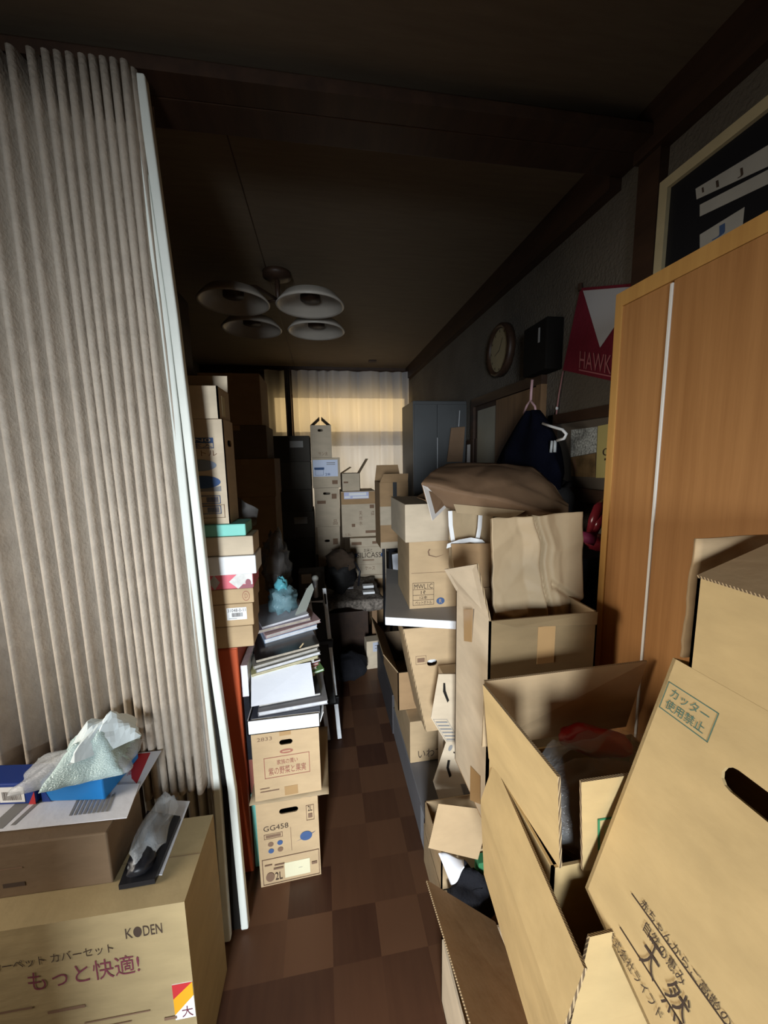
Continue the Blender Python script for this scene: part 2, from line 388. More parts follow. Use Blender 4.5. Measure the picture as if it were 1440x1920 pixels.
# ------------------------------------------------------------------ cartons
def frame_of(A, B, d, h):
    A, B = V(A), V(B); ex = V((B.x-A.x, B.y-A.y, 0)); w_ = ex.length; ex.normalize(); ey = V((-ex.y, ex.x, 0)); ez = V((0, 0, 1))
    return A, ex, ey, ez, w_, {
        'front': Face(A, ex, ez, w_, h), 'left': Face(A+ey*d, -ey, ez, d, h),
        'right': Face(A+ex*w_, ey, ez, d, h), 'back': Face(A+ex*w_+ey*d, -ex, ez, w_, h), 'top': Face(A+ez*h, ex, ey, w_, d)}
def carton(name, label, A, B, h, d, m=None, pr=None, holes=None, tape=None, btape=None, group=None, cat='box', stickers=None, flap=None, seam=True, top_mat=None, extra=None):
    """closed carton; A, B bottom front corners. pr: {face:[prints]}; holes: {face:[(cu,cv,lu,rv) in face fractions / metres]}"""
    m = m or K1
    A = V(A); B = V((B[0], B[1], A.z)); A0, ex, ey, ez, w_, F = frame_of(A, B, d, h)
    rt = thing(name, label, cat, A0+ex*(w_/2)+ey*(d/2), group)
    mb = MB(); holes = holes or {}
    for fn, fc in F.items():
        hl = [slot(cu*fc.w, cv*fc.h, lu, rv) for cu, cv, lu, rv in holes.get(fn, [])]
        out = [(0, 0), (fc.w, 0), (fc.w, fc.h), (0, fc.h)]
        if hl:
            mb.poly(out, fc.O, fc.U, fc.V, 0.004, m, EDGE, hl)
        else:
            mb.add([fc.p(0, 0, 0), fc.p(1, 0, 0), fc.p(1, 1, 0), fc.p(0, 1, 0)], [(0, 1, 2, 3)], (top_mat or m) if fn == 'top' else m)
    mb.add([F['front'].p(0, 0, 0), F['front'].p(1, 0, 0), F['back'].p(0, 0, 0), F['back'].p(1, 0, 0)], [(3, 2, 1, 0)], m)
    if seam and d > 0.12:   # the slit where the lid flaps meet
        prints(mb, F['top'], [('r', 0.0, 0.497, 1.0, 0.503, INKB)])
    for fn, its in (pr or {}).items(): prints(mb, F[fn], its)
    nb = 0 if holes else 0.003
    mb.build('body', rt, bevel=nb)
    for fn, u0, v0, u1, v1, tm in (tape or []):
        t = MB(); f = F[fn]; t.quad([f.p(u0, v0, .0012), f.p(u1, v0, .0012), f.p(u1, v1, .0012), f.p(u0, v1, .0012)], 0.001, tm); t.build('tape', rt)
    for nm, fn, u0, v0, u1, v1, sm, its in (stickers or []):
        t = MB(); f = F[fn]; t.quad([f.p(u0, v0, .0014), f.p(u1, v0, .0014), f.p(u1, v1, .0014), f.p(u0, v1, .0014)], 0.0012, sm)
        f2 = Face(f.p(u0, v0, .0014), f.U, f.V, f.w*(u1-u0), f.h*(v1-v0)); prints(t, f2, its, 0.0004); t.build(nm, rt)
    for fl in (flap or []): add_flap(rt, F, fl, m)
    rt['frame'] = 1
    return rt, F
def add_flap(rt, F, fl, m):
    """(face, length, angle from straight up outward, inset a, inset b)"""
    fn, ln, ang, i0, i1 = fl[:5]; f = F[fn]; a = R_(ang)
    d = f.V*math.cos(a)+f.n*math.sin(a); o = f.p(0, 1, 0.0)
    t = MB(); t.poly([(0.002, 0), (f.w-0.002, 0), (f.w-i1, ln), (i0, ln)], o, f.U, d, 0.004, fl[5] if len(fl) > 5 else m, EDGE); return t.build('flap', rt)
def open_carton(name, label, A, B, h, d, m=None, flaps=(), holes=None, pr=None, group=None, tape=None, inner=None, stickers=None, th=0.0045):
    m = m or K1
    A = V(A); B = V((B[0], B[1], A.z)); A0, ex, ey, ez, w_, F = frame_of(A, B, d, h)
    rt = thing(name, label, 'box', A0+ex*(w_/2)+ey*(d/2), group); mb = MB(); holes = holes or {}
    for fn in ('front', 'left', 'right', 'back'):
        fc = F[fn]; hl = [slot(cu*fc.w, cv*fc.h, lu, rv) for cu, cv, lu, rv in holes.get(fn, [])]
        mb.poly([(0, 0), (fc.w, 0), (fc.w, fc.h), (0, fc.h)], fc.O, fc.U, fc.V, th, m, EDGE, hl, back=inner)
    mb.frame_box(A0+ex*th+ey*th, ex*(w_-2*th), ey*(d-2*th), ez*th, m)
    for fn, its in (pr or {}).items(): prints(mb, F[fn], its)
    mb.build('body', rt)
    for fl in flaps: add_flap(rt, F, fl, m)
    for fn, u0, v0, u1, v1, tm in (tape or []):
        t = MB(); f = F[fn]; t.quad([f.p(u0, v0, .0012), f.p(u1, v0, .0012), f.p(u1, v1, .0012), f.p(u0, v1, .0012)], 0.001, tm); t.build('tape', rt)
    for nm, fn, u0, v0, u1, v1, sm, its in (stickers or []):
        t = MB(); f = F[fn]; t.quad([f.p(u0, v0, .0014), f.p(u1, v0, .0014), f.p(u1, v1, .0014), f.p(u0, v1, .0014)], 0.0012, sm); t.build(nm, rt)
    return rt, F
def at_z(p, z): return V((p.x, p.y, z))

# ================================================================== SETTING
CZ = 2.43; XR = 1.02; XL = -1.22; YB = 4.46
mb = MB(); mb.box(-1.95, XR+0.05, -2.45, YB+0.1, -0.05, 0, PARQ); struct('floor', mb)
mb = MB(); mb.box(-1.95, XR+0.05, -2.45, YB+0.1, CZ, CZ+0.05, CEIL)
for x in (-0.25,):       # joints between ceiling boards
    mb.box(x-0.002, x+0.002, 1.27, YB, CZ-0.0015, CZ, DWOOD)
struct('ceiling', mb)
# right wall with a hatch opening left as framed recess (board in front), plain plaster elsewhere
mb = MB(); mb.box(XR, XR+0.05, -2.45, YB+0.1, 0, CZ, WALLR); struct('wall_right', mb)
mb = MB(); mb.box(XL-0.05, XL, 1.32, YB+0.1, 0, CZ, WALLR); struct('wall_left', mb)
# front room (behind the camera): left wall and rear wall with window openings the daylight comes through
wl = MB()
wl.box(-1.95, -1.90, -2.45, 0.02, 0, CZ, WALLF); wl.box(-1.95, -1.90, 0.82, 1.32, 0, CZ, WALLF)
wl.box(-1.95, -1.90, 0.02, 0.82, 0, 0.65, WALLF); wl.box(-1.95, -1.90, 0.02, 0.82, 1.56, CZ, WALLF)
struct('wall_front_left', wl)
mb = MB(); mb.box(-1.90, -0.74, -1.75, -0.95, 0, CZ, WALLF); struct('wall_light_blocker', mb)  # full-height block added out of view to dim daylight on the left
wr = MB()
wr.box(-1.90, -0.97, -2.45, -2.40, 0, CZ, WALLF); wr.box(-0.27, XR, -2.45, -2.40, 0, CZ, WALLF)
wr.box(-0.97, -0.27, -2.45, -2.40, 0, 0.62, WALLF); wr.box(-0.97, -0.27, -2.45, -2.40, 1.68, CZ, WALLF)
struct('wall_rear', wr)
mb = MB(); mb.box(-1.95, XL-0.05, 1.27, 1.32, 0, CZ, WALLF); struct('wall_partition', mb)
# back wall with window opening
wx0, wx1, wz0, wz1 = -0.53, XR, 0.80, 2.14
mb = MB(); mb.box(XL, wx0, YB, YB+0.1, 0, CZ, WALLR)
mb.box(wx0, wx1, YB, YB+0.1, 0, wz0, WALLR); mb.box(wx0, wx1, YB, YB+0.1, wz1, CZ, WALLR); struct('wall_back', mb)
PANE1 = emit('daylit_upper_pane', (1.0, 0.70, 0.32), 1.7)
PANE2 = emit('daylit_lower_pane', (1.0, 0.86, 0.66), 1.05)
mb = MB(); zr0, zr1 = 1.575, 1.735
fr = [(wx0, wx0+0.04, wz0, wz1), (wx1-0.04, wx1, wz0, wz1), (-0.36, -0.29, wz0, wz1), (wx0, wx1, wz0, wz0+0.05), (wx0, wx1, wz1-0.03, wz1), (wx0, wx1, zr0, zr1)]
for a, b, c, d in fr: mb.box(a, b, YB+0.02, YB+0.06, c, d, DWOOD)
wroot = mb.build('window_1'); tag(wroot, kind='structure')
mb = MB(); mb.box(wx0, wx1, YB+0.062, YB+0.07, zr1, wz1, PANE1); mb.build('upper_pane', wroot)
mb = MB(); mb.box(wx0, wx1, YB+0.062, YB+0.07, wz0, zr0, PANE2); mb.build('lower_pane', wroot)
# beam carrying the folding door, cornice, post
mb = MB(); mb.box(-1.90, XR, 1.17, 1.27, 2.335, CZ, DWOOD); struct('trim_1', mb, bevel=0.004)
mb = MB(); mb.box(XR-0.045, XR, 1.27, YB, 2.30, CZ, DWOOD); mb.box(XR-0.045, XR, -2.4, 1.17, 2.30, CZ, DWOOD); struct('trim_2', mb)
mb = MB(); mb.box(XR-0.03, XR, 1.086, 1.165, 0, 2.30, DWOOD); struct('trim_3', mb)
mb = MB(); mb.box(XL, XR, YB-0.03, YB, 2.34, CZ, DWOOD); struct('trim_4', mb)

# sheer curtain over the back window
cu = thing('sheer_curtain', 'sheer grey-white pleated curtain hanging over the bright window at the back', 'curtain', (0.25, YB-0.1, 0.3))
def cur(x0, x1, y):
    def f(u, v):
        x = x0+(x1-x0)*u
        a = 0.040*(1-2*abs(math.sin(x*21+1.6*math.sin(x*6.5))))+0.016*math.sin(x*17+1)+0.009*math.sin(x*75)
        return V((x, y+a*(0.55+0.45*v), 0.35+(2.37-0.35)*(1-v)))
    return f
mb = MB(); mb.grid(cur(-0.28, XR-0.03, YB-0.11), 320, 12, LACE); mb.build('curtain_panel', cu, smooth=True)
mb = MB(); mb.grid(cur(-0.56, -0.355, YB-0.10), 50, 12, LACE); mb.build('curtain_panel', cu, smooth=True)
DRAPE = mat('dark_gathered_drape', (0.20, 0.15, 0.12), 0.95, 0.2, 10)
mb = MB()
def tieb(u, v):
    x = -0.355+0.06*u; return V((x, YB-0.135+0.02*math.sin(u*20), 0.35+2.02*(1-v)))
mb.grid(tieb, 24, 6, DRAPE); mb.build('gathered_drape', cu, smooth=True, solid=0.004)
mb = MB(); mb.tube([(-0.62, YB-0.10, 2.378), (XR-0.02, YB-0.10, 2.378)], 0.009, DWOOD); mb.build('curtain_rail', cu)

# grey steel locker by the window (right)
LOCK = mat('dark_grey_steel', (0.085, 0.088, 0.090), 0.45, 0.08, 6, metal=0.3)
YL = 2.62
lk = thing('steel_locker', 'tall dark grey steel two-door locker standing against the right wall near the window', 'locker', (0.82, YL+0.2, 0))
xl_ = W(776, 870, Y=YL).x; zt = W(820, 751, Y=YL).z
mb = MB(); mb.box(xl_, XR-0.005, YL+0.015, YL+0.38, 0.0, zt, LOCK); mb.build('body', lk, bevel=0.004)
xm = W(820, 800, Y=YL).x
for a, b in ((xl_+0.006, xm-0.002), (xm+0.002, XR-0.010)):
    mb = MB(); mb.box(a, b, YL, YL+0.012, 0.05, zt-0.025, LOCK); dr = mb.build('door', lk, bevel=0.002)
    if a < xm: mb = MB(); mb.box(b-0.03, b-0.015, YL-0.015, YL, 1.0, 1.12, ALU); mb.build('handle', dr, bevel=0.003)
mb = MB(); mb.box(xm-0.0018, xm+0.0018, YL-0.002, YL+0.004, 0.06, zt-0.25, ALU); mb.build('door_trim', lk)

# sliding door panels in the right wall
dz = 1.749
mb = MB()
ya, yb_ = 1.70, 2.45
for a, b, c, d in ((ya-0.04, yb_+0.04, dz, dz+0.05), ): mb.box(XR-0.03, XR, a, b, c, d, DWOOD)
mb.box(XR-0.03, XR, ya-0.04, ya, 0, dz, MWOOD); mb.box(XR-0.03, XR, yb_, yb_+0.04, 0, dz, DWOOD)
door = mb.build('door_1'); tag(door, kind='structure')
GLASSF = mat('frosted_door_pane', (0.30, 0.27, 0.20), 0.25, 0.1, 5)
mb = MB(); mb.box(XR-0.016, XR-0.006, 2.10, yb_-0.01, 0.02, dz, DWOOD); p = mb.build('door_leaf', door)
mb = MB(); mb.box(XR-0.020, XR-0.016, 2.13, yb_-0.05, 0.9, dz-0.03, GLASSF); mb.build('door_pane', door)
mb = MB(); mb.box(XR-0.028, XR-0.020, ya+0.005, 2.12, 0.02, dz-0.005, MWOOD); mb.build('door_leaf', door)

# unseen block added to keep rear daylight off the low left cartons
sb = thing('light_blocker', 'low dark wooden sideboard in the front room near its side window', 'light_blocker', (-1.0, -0.55, 0))
mb = MB(); mb.box(-1.45, -0.50, -0.75, -0.38, 0.06, 1.05, DWOOD); mb.build('carcass', sb, bevel=0.004)
for k in range(2):
    mb = MB(); mb.box(-1.44+0.47*k, -0.98+0.47*k, -0.378, -0.36, 0.08, 1.03, DWOOD); mb.build('door', sb)
mb = MB(); mb.box(-1.43, -0.58, -0.73, -0.40, 0, 0.06, DWOOD); mb.build('plinth', sb)

# ================================================================== FOLDING ACCORDION DOOR (left)
VINYL = mat('beige_vinyl', (0.44, 0.375, 0.305), 0.6, 0.12, 25, 0.25, 110, spec=0.3)
VINYLG = mat('grey_beige_vinyl', (0.34, 0.31, 0.27), 0.6, 0.15, 20, 0.2, 90)
ac = thing('accordion_door', 'beige vinyl accordion folding door pushed open to the left, its pleats hanging full height', 'folding door', (-0.8, 1.12, 0))
pxs = [7, 43, 78, 108, 143, 168, 187, 205, 225, 243, 262, 280, 297]
rid = [W(q, 800, Y=1.075).x for q in pxs]
while rid[0] > -1.84: rid.insert(0, rid[0]-0.062)
def pleats(rx, yf, yb, z0f, z1, m, rad=0.008):
    plan = []
    for i, x in enumerate(rx):
        nx = rx[i+1] if i+1 < len(rx) else x+0.03
        dx = (nx-x)
        # rounded nose at x, then the valley
        for a in (-1, -0.6, 0, 0.6, 1):
            plan.append((x+rad*a, yf+rad*(1-math.sqrt(max(0, 1-a*a)))*1.0, i))
        plan.append((x+dx*0.42, yb, i)); plan.append((x+dx*0.58, yb, i))
    def f(k, v):
        x, y, i = plan[k]; z0 = z0f(i)
        z = z0+(z1-z0)*v
        s = (1-z/2.4)
        x += 0.028*s*max(0, (x+0.75))/0.4
        return V((x+0.002*math.sin(z*3+i), y-0.03*s*max(0, (x+0.9)), z))
    nv = 14; vs = [f(k, j/nv) for k in range(len(plan)) for j in range(nv+1)]
    mb = MB(); mb.add(vs, [(k*(nv+1)+j, (k+1)*(nv+1)+j, (k+1)*(nv+1)+j+1, k*(nv+1)+j+1) for k in range(len(plan)-1) for j in range(nv)], m)
    return mb
nr = len(rid)
def zlow(i):
    return 0.472 + 0.012*((i*7) % 3)*0.5 if i >= nr-7 else 0.53
pleats(rid, 1.075, 1.145, zlow, 2.33, VINYL).build('pleated_curtain', ac, smooth=True, solid=0.002)
rg = [-0.62+0.028*i for i in range(9)]
pleats(rg, 1.118, 1.155, lambda i: 0.012, 2.30, VINYLG, 0.006).build('inner_lining', ac, smooth=True, solid=0.002)
def path(pp, Yv): return [W(a, b, Y=Yv) for a, b in pp]
def strip(pts, wx, wy, m):
    mb = MB(); vs = []
    for p in pts: vs += [p+V((-wx/2, -wy/2, 0)), p+V((wx/2, -wy/2, 0)), p+V((wx/2, wy/2, 0)), p+V((-wx/2, wy/2, 0))]
    N = len(pts); fs = [(i*4+j, i*4+(j+1) % 4, (i+1)*4+(j+1) % 4, (i+1)*4+j) for i in range(N-1) for j in range(4)]
    mb.add(vs, [f[::-1] for f in fs]+[(0, 1, 2, 3), tuple((N-1)*4+j for j in (3, 2, 1, 0))], m); return mb
p1 = [V((W(310, 600, Y=1.10).x-0.030, 1.11, 2.325))]+path([(310, 600), (333, 800), (350, 967), (378, 1233), (408, 1480)], 1.10)+[V((-0.335, 1.03, 0.01))]
p2 = [V((W(328, 600, Y=1.10).x-0.030, 1.11, 2.325))]+path([(328, 600), (352, 800), (371, 967), (400, 1233), (436, 1480)], 1.10)+[V((-0.288, 1.055, 0.01))]
pk = [(a+b)/2+V((-0.002, 0.012, 0)) for a, b in zip(p1, p2)]
strip(p1, 0.022, 0.022, IVORY).build('lead_rail', ac, bevel=0.004)
strip(p2, 0.022, 0.026, IVORY).build('lead_rail', ac, bevel=0.004)
strip(pk, 0.024, 0.012, DARK).build('lead_gap_strip', ac)
# loose vinyl between the last pleat and the rail
def loose(u, v):
    z = 0.30+(2.33-0.30)*v; x0 = rid[-1]+0.02; s = (1-z/2.4)
    x1 = None
    for a, b in zip(p1[:-1], p1[1:]):
        if a.z >= z >= b.z: x1 = a.x+(b.x-a.x)*(a.z-z)/(a.z-b.z)
    x1 = x1 if x1 is not None else (p1[0].x if z > 1.5 else p1[-1].x)
    x0 += 0.028*s*max(0, x0+0.75)/0.4
    return V((x0+(x1-x0)*u, 1.10-0.012*math.sin(u*math.pi)+0.004*math.sin(z*6), z))
mb = MB(); mb.grid(loose, 8, 20, VINYL); mb.build('end_fold', ac, smooth=True, solid=0.002)
mb = MB(); mb.box(-1.88, XR-0.035, 1.10, 1.168, 2.335, 2.365, DWOOD); mb.build('top_track', ac)

# ================================================================== LEFT FOREGROUND
kA, kB = V((-0.985, 0.772, 0)), V((-0.326, 0.757, 0))
kod, F = carton('cardboard_box', 'large tan carton with a purple slogan at bottom left, red and yellow sticker', kA, kB, 0.5, 0.205, K7,
    pr={'front': [('t', 'K', 0.815, 0.865, 0.836, 0.915, INK), ('o', 0.851, 0.89, 0.0125, 0.026, INK), ('t', 'DEN', 0.868, 0.865, 0.925, 0.915, INK),
                  ('t', 'ホットカーペット カバーセット', 0.33, 0.81, 0.775, 0.855, INK), ('t', 'もっと快適!', 0.52, 0.685, 0.845, 0.785, INKM),
                  ('r', 0.56, 0.56, 0.67, 0.575, INKB), ('r', 0.66, 0.475, 0.86, 0.482, INKB), ('r', 0.36, 0.605, 0.52, 0.615, INKB),
                  ('r', 0.70, 0.44, 0.80, 0.445, INKB), ('r', 0.90, 0.41, 0.94, 0.425, INKB), ('r', 0.30, 0.41, 0.46, 0.42, INKB)]},
    stickers=[('sticker', 'front', 0.935, 0.40, 0.999, 0.59, WHITE, [('g', [(0, .55), (0, 1), (1, 1), (1, .98)], RED), ('g', [(0, .15), (0, .6), (1, 1.0), (1, .62)], mat('amber_print', (0.75, 0.36, 0.02), 0.5)), ('t', '大', 0.35, 0.05, 0.9, 0.35, INKM)])])
zt = 0.5
T, FT = carton('cardboard_box', 'brown carton lying on the large slogan carton under white papers', (-0.93, 0.838, zt), (-0.497, 0.824, zt), 0.128, 0.14, K6,
    pr={'front': [('r', 0.50, 0.20, 0.60, 0.28, INK), ('r', 0.36, 0.55, 0.60, 0.57, INKB)]})
# papers on it
zp = 0.630
def flat_sheet(pxs_, z, m, nm, lab, cat, its=None, group=None, t=0.0015, curl=0.0):
    ps = [W(a, b, Z=z) for a, b in pxs_]
    mb = MB(); mb.quad([at_z(p, z+t) for p in ps], t, m)
    if its:
        U = (ps[1]-ps[0]); Vv = (ps[3]-ps[0]); f = Face(at_z(ps[0], z+t), U, Vv, U.length, Vv.length); f.n = V((0, 0, 1)); prints(mb, f, its, 0.0004)
    o = mb.build(nm); tag(o, lab, cat, group); return o
flat_sheet([(-120, 1572), (232, 1530), (303, 1408), (0, 1440)], zp, PAPER, 'leaflet', 'white leaflet with a red corner sticking out under the blue box', 'paper',
    [('g', [(0.86, 0.99), (0.995, 0.99), (0.995, 0.45), (0.945, 0.55)], RED), ('t', '高', 0.905, 0.60, 0.94, 0.80, RED)] + [('r', 0.62+0.028*i, 0.20, 0.635+0.028*i, 0.42, INKGY) for i in range(8)])
flat_sheet([(-60, 1566), (238, 1534), (262, 1470), (0, 1485)], zp+0.0025, PAPER, 'printed_sheet', 'white printed sheet folded and lying on the leaflet, front edge overhanging', 'paper',
    [('g', [(0.10, 0.05), (0.20, 0.05), (0.30, 0.8), (0.20, 0.8)], INKGY), ('g', [(0.24, 0.1), (0.27, 0.1), (0.36, 0.7), (0.33, 0.7)], INKGY)]+[('r', 0.60+0.03*i, 0.18, 0.618+0.03*i, 0.6, INKGY) for i in range(9)])
zb = zp+0.005
bA, bB = W(80, 1503, Z=zb), W(197, 1500, Z=zb)
bl, FB = carton('tissue_box', 'bright blue thin carton holding plastic bags on the white sheets', bA, bB, 0.055, 0.13, BLUE, cat='box', seam=False,
    pr={'front': [('g', [(0, 0), (0.14, 0), (0.0, 0.9)], DBLUE)]})
lA, lB = W(-70, 1512, Z=zb), W(68, 1507, Z=zb)
bl2, _ = carton('medicine_box', 'navy and white box with a barcode at the left edge beside the blue carton', lA, lB, 0.055, 0.06, DBLUE, seam=False, cat='box',
    pr={'front': [('r', 0.52, 0.12, 0.86, 0.85, WHITE), ('b', 0.56, 0.22, 0.82, 0.62, INK), ('g', [(0.9, 0), (1, 0), (1, 0.6)], RED)]})
# crumpled mask bag on the blue box
zc = zb+0.057
def crumple(cx, cy, sx, sy, z, hh, seed, rot=0):
    def f(u, v):
        x, y = (u-0.5)*2, (v-0.5)*2
        r = max(abs(x), abs(y))
        k = (1-r**2.2)
        n_ = noise.noise(V((x*1.6+seed, y*1.6, 0)))*0.5+0.28*abs(noise.noise(V((x*3.6, y*3.6+seed, 2))))
        zz = z+max(0, hh*k*(0.72+n_*0.9))
        px_, py_ = x*sx*(1+0.12*noise.noise(V((x*2, y*2, seed)))), y*sy*(1+0.12*noise.noise(V((y*2, x*2, seed+5))))
        c, s = math.cos(rot), math.sin(rot)
        return V((cx+c*px_-s*py_, cy+s*px_+c*py_, zz))
    return f
c0 = W(150, 1470, Z=zc)
bag = thing('plastic_bag', 'crumpled pale teal and clear plastic bag on top of the blue carton', 'plastic bag', (c0.x-0.02, c0.y+0.045, zc))
mb = MB(); mb.grid(crumple(c0.x-0.005, c0.y+0.070, 0.085, 0.070, zc, 0.085, 3, 0.15), 26, 26, FILMT); mb.build('teal_wrapper', bag, smooth=True, solid=0.001)
mb = MB(); mb.grid(crumple(c0.x-0.03, c0.y+0.062, 0.12, 0.058, zc, 0.05, 9, 0.1), 28, 20, FILM); mb.build('clear_film', bag, smooth=True, solid=0.0006)
WRAP = mat('white_wrapper', (0.70, 0.78, 0.80), 0.5, 0.06, 20)
mb = MB()
def fold(u, v):
    p = crumple(c0.x+0.015, c0.y+0.085, 0.07, 0.05, zc+0.045, 0.07, 21, 0.5)(u, v); return p
mb.grid(fold, 14, 14, WRAP); mb.build('white_wrapper', bag, smooth=False, solid=0.001)
# blister pack with card on the KODEN carton
bp = thing('blister_pack', 'black blister pack with clear plastic shell lying on the large slogan carton', 'package', at_z(W(280, 1600, Z=0.505), 0.5))
q = [W(a, b, Z=0.515) for a, b in [(222, 1660), (290, 1648), (338, 1530), (276, 1520)]]
mb = MB(); mb.quad(q, 0.012, BLACK); mb.build('backing_card', bp)
cc = (q[0]+q[1]+q[2]+q[3])/4; dl = (q[2]-q[1]).normalized()
rotm = Matrix.Rotation(math.atan2(dl.y, dl.x), 3, 'Z')
mb = MB(); mb.ell(cc+dl*0.025+V((0, 0, 0.022)), 0.088, 0.034, 0.034, FILM3, 0.22, 9, 4, rot=rotm); mb.build('clear_shell', bp, smooth=True)
mb = MB(); mb.ell(cc-dl*0.045+V((0, 0, 0.012)), 0.035, 0.028, 0.02, BLACK, 0.15, 9, 2, rot=rotm); mb.build('dark_insert', bp, smooth=True)
wh = [W(a, b, Z=0.502) for a, b in [(296, 1640), (304, 1640), (356, 1502), (320, 1500)]]
mb = MB(); mb.quad([p for p in wh], 0.0015, PAPER); 
f = Face(wh[0], wh[3]-wh[0], wh[1]-wh[0], 0.16, 0.03); f.n = V((0, 0, 1)); prints(mb, f, [('r', 0.2, 0.1, 0.6, 0.2, RED)]); tag(mb.build('instruction_card'), 'white card with red print tucked beside the black blister pack', 'paper')

# ================================================================== LEFT STACK ON ORANGE CABINET
oz = 0.835
oc = thing('orange_cabinet', 'orange-red board cabinet holding the stack of boxes behind the folding door', 'cabinet', (-0.5, 1.4, 0))
mb = MB(); xr_ = -0.291
mb.box(-0.80, xr_, 1.222, 1.60, 0.0, oz, ORANGE); mb.build('body', oc, bevel=0.003)
mb = MB(); mb.box(-0.80, xr_-0.002, 1.2195, 1.222, 0.02, oz-0.004, ORANGE); mb.build('side_panel', oc)
LS = [('shoe_box', 'plain brown box at the very bottom of the stack on the orange cabinet', 475, 1172, 0.0, K1, {}),
      ('shoe_box', 'brown box with a white barcode label in the stack on the orange cabinet', 475, 1130, 0.0, K1, {}),
      ('shoe_box', 'brown box with a round red letter D in the stack on the orange cabinet', 476, 1102, 0.0, K1, {}),
      ('gift_box', 'pink and silver diamond patterned box in the stack on the orange cabinet', 475, 1074, 0.0, PINK, {}),
      ('flat_box', 'flat white box in the stack on the orange cabinet', 480, 1041, -0.012, WHITE, {}),
      ('cardboard_box', 'tan box between the white box and the mint box in the left stack', 475, 1004, -0.004, K3, {}),
      ('flat_box', 'flat mint green box under the tall blue-oval carton', 461, 981, 0.0, MINT, {})]
z = oz+0.001
for i, (nm, lab, px_, ytop, dy, m_, pr) in enumerate(LS):
    Yf = 1.222+dy; x1 = W(px_, ytop+20, Y=Yf).x; z1 = W(470, ytop, Y=Yf).z
    x0 = x1-0.33; Am, Bm = V((x0, Yf, z)), V((x1, Yf, z)); st = None
    if i == 1: st = [('barcode_label', 'front', 0.757, 0.30, 0.94, 0.84, WHITE, [('t', '31048-0-11', 0.05, 0.66, 0.95, 0.92, INK), ('b', 0.25, 0.25, 0.8, 0.58, INK), ('r', 0.1, 0.1, 0.5, 0.14, INKGY)])]
    if i == 2: pr = {'front': [('o', 0.93, 0.50, 0.034, 0.34, INKR), ('o', 0.93, 0.50, 0.029, 0.29, K1), ('t', 'D', 0.918, 0.34, 0.944, 0.66, INKR)]}
    if i == 3:
        MV = mat('mauve_print', (0.30, 0.10, 0.12), 0.5)
        its = [('g', [(0.40+0.1*k, 0.5), (0.45+0.1*k, 0), (0.50+0.1*k, 0.5), (0.45+0.1*k, 1)], [SILVER, MV][k % 2]) for k in range(3)]
        its += [('g', [(0.78, 0.5), (0.86, 0.0), (0.94, 0.5), (0.86, 1.0)], SILVER), ('g', [(0.86, 0.0), (0.90, 0.25), (0.995, 0.25), (0.995, 0.0)], MV), ('g', [(0.86, 1.0), (0.995, 1.0), (0.995, 0.25), (0.91, 0.3), (0.94, 0.5)], SILVER), ('o', 0.955, 0.38, 0.026, 0.25, MV)]
        pr = {'front': its}
    carton(nm, lab, Am, Bm, z1-z-0.001, 0.11, m_, pr=pr, stickers=st, seam=False, group=None); z = z1
zk = z
# tall KN0 carton
x1 = W(425, 880, Y=1.235).x; h8 = W(425, 786, Y=1.235).z-zk
carton('cardboard_box', 'tall tan carton printed with two blue ovals on the left stack', (x1-0.2, 1.235, zk), (x1, 1.235, zk), h8, 0.12, K3,
    pr={'front': [('r', 0.40, 0.785, 0.84, 0.83, INKN), ('t', 'KN0', 0.45, 0.793, 0.80, 0.822, K3), ('f', 0.40, 0.73, 0.84, 0.785, 0.002, INKN), ('t', '6本入', 0.46, 0.738, 0.82, 0.776, INKN), ('t', 'ペットボトル', 0.05, 0.655, 0.88, 0.715, INKB),
                  ('o', 0.62, 0.57, 0.24, 0.055, mat('pale_blue_print', (0.22, 0.26, 0.32), 0.8)), ('o', 0.64, 0.41, 0.26, 0.062, INKN), ('g', [(0.3, 0.32), (0.9, 0.32), (0.9, 0.37), (0.6, 0.34)], INKGY),
                  ('f', 0.55, 0.20, 0.88, 0.28, 0.002, INKN), ('b', 0.68, 0.215, 0.85, 0.265, INKN), ('f', 0.55, 0.10, 0.88, 0.18, 0.002, INKN), ('b', 0.68, 0.115, 0.85, 0.165, INKN), ('f', 0.30, 0.06, 0.93, 0.19, 0.0015, INKB)]},
    holes={'right': [(0.5, 0.78, 0.025, 0.010)]})
x1 = W(410, 760, Y=1.225).x
o9, F9 = open_carton('cardboard_box', 'small open carton with flap raised on top of the tall blue-oval carton', (x1-0.20, 1.225, zk+h8+0.001), (x1, 1.225, zk+h8+0.001), W(410, 724, Y=1.225).z-zk-h8, 0.14, K3,
    flaps=[('back', 0.055, 0, 0.0, 0.0), ('left', 0.05, 60, 0.005, 0.005)], stickers=[('paper_label', 'right', 0.25, 0.12, 0.5, 0.75, CREAM, [])])

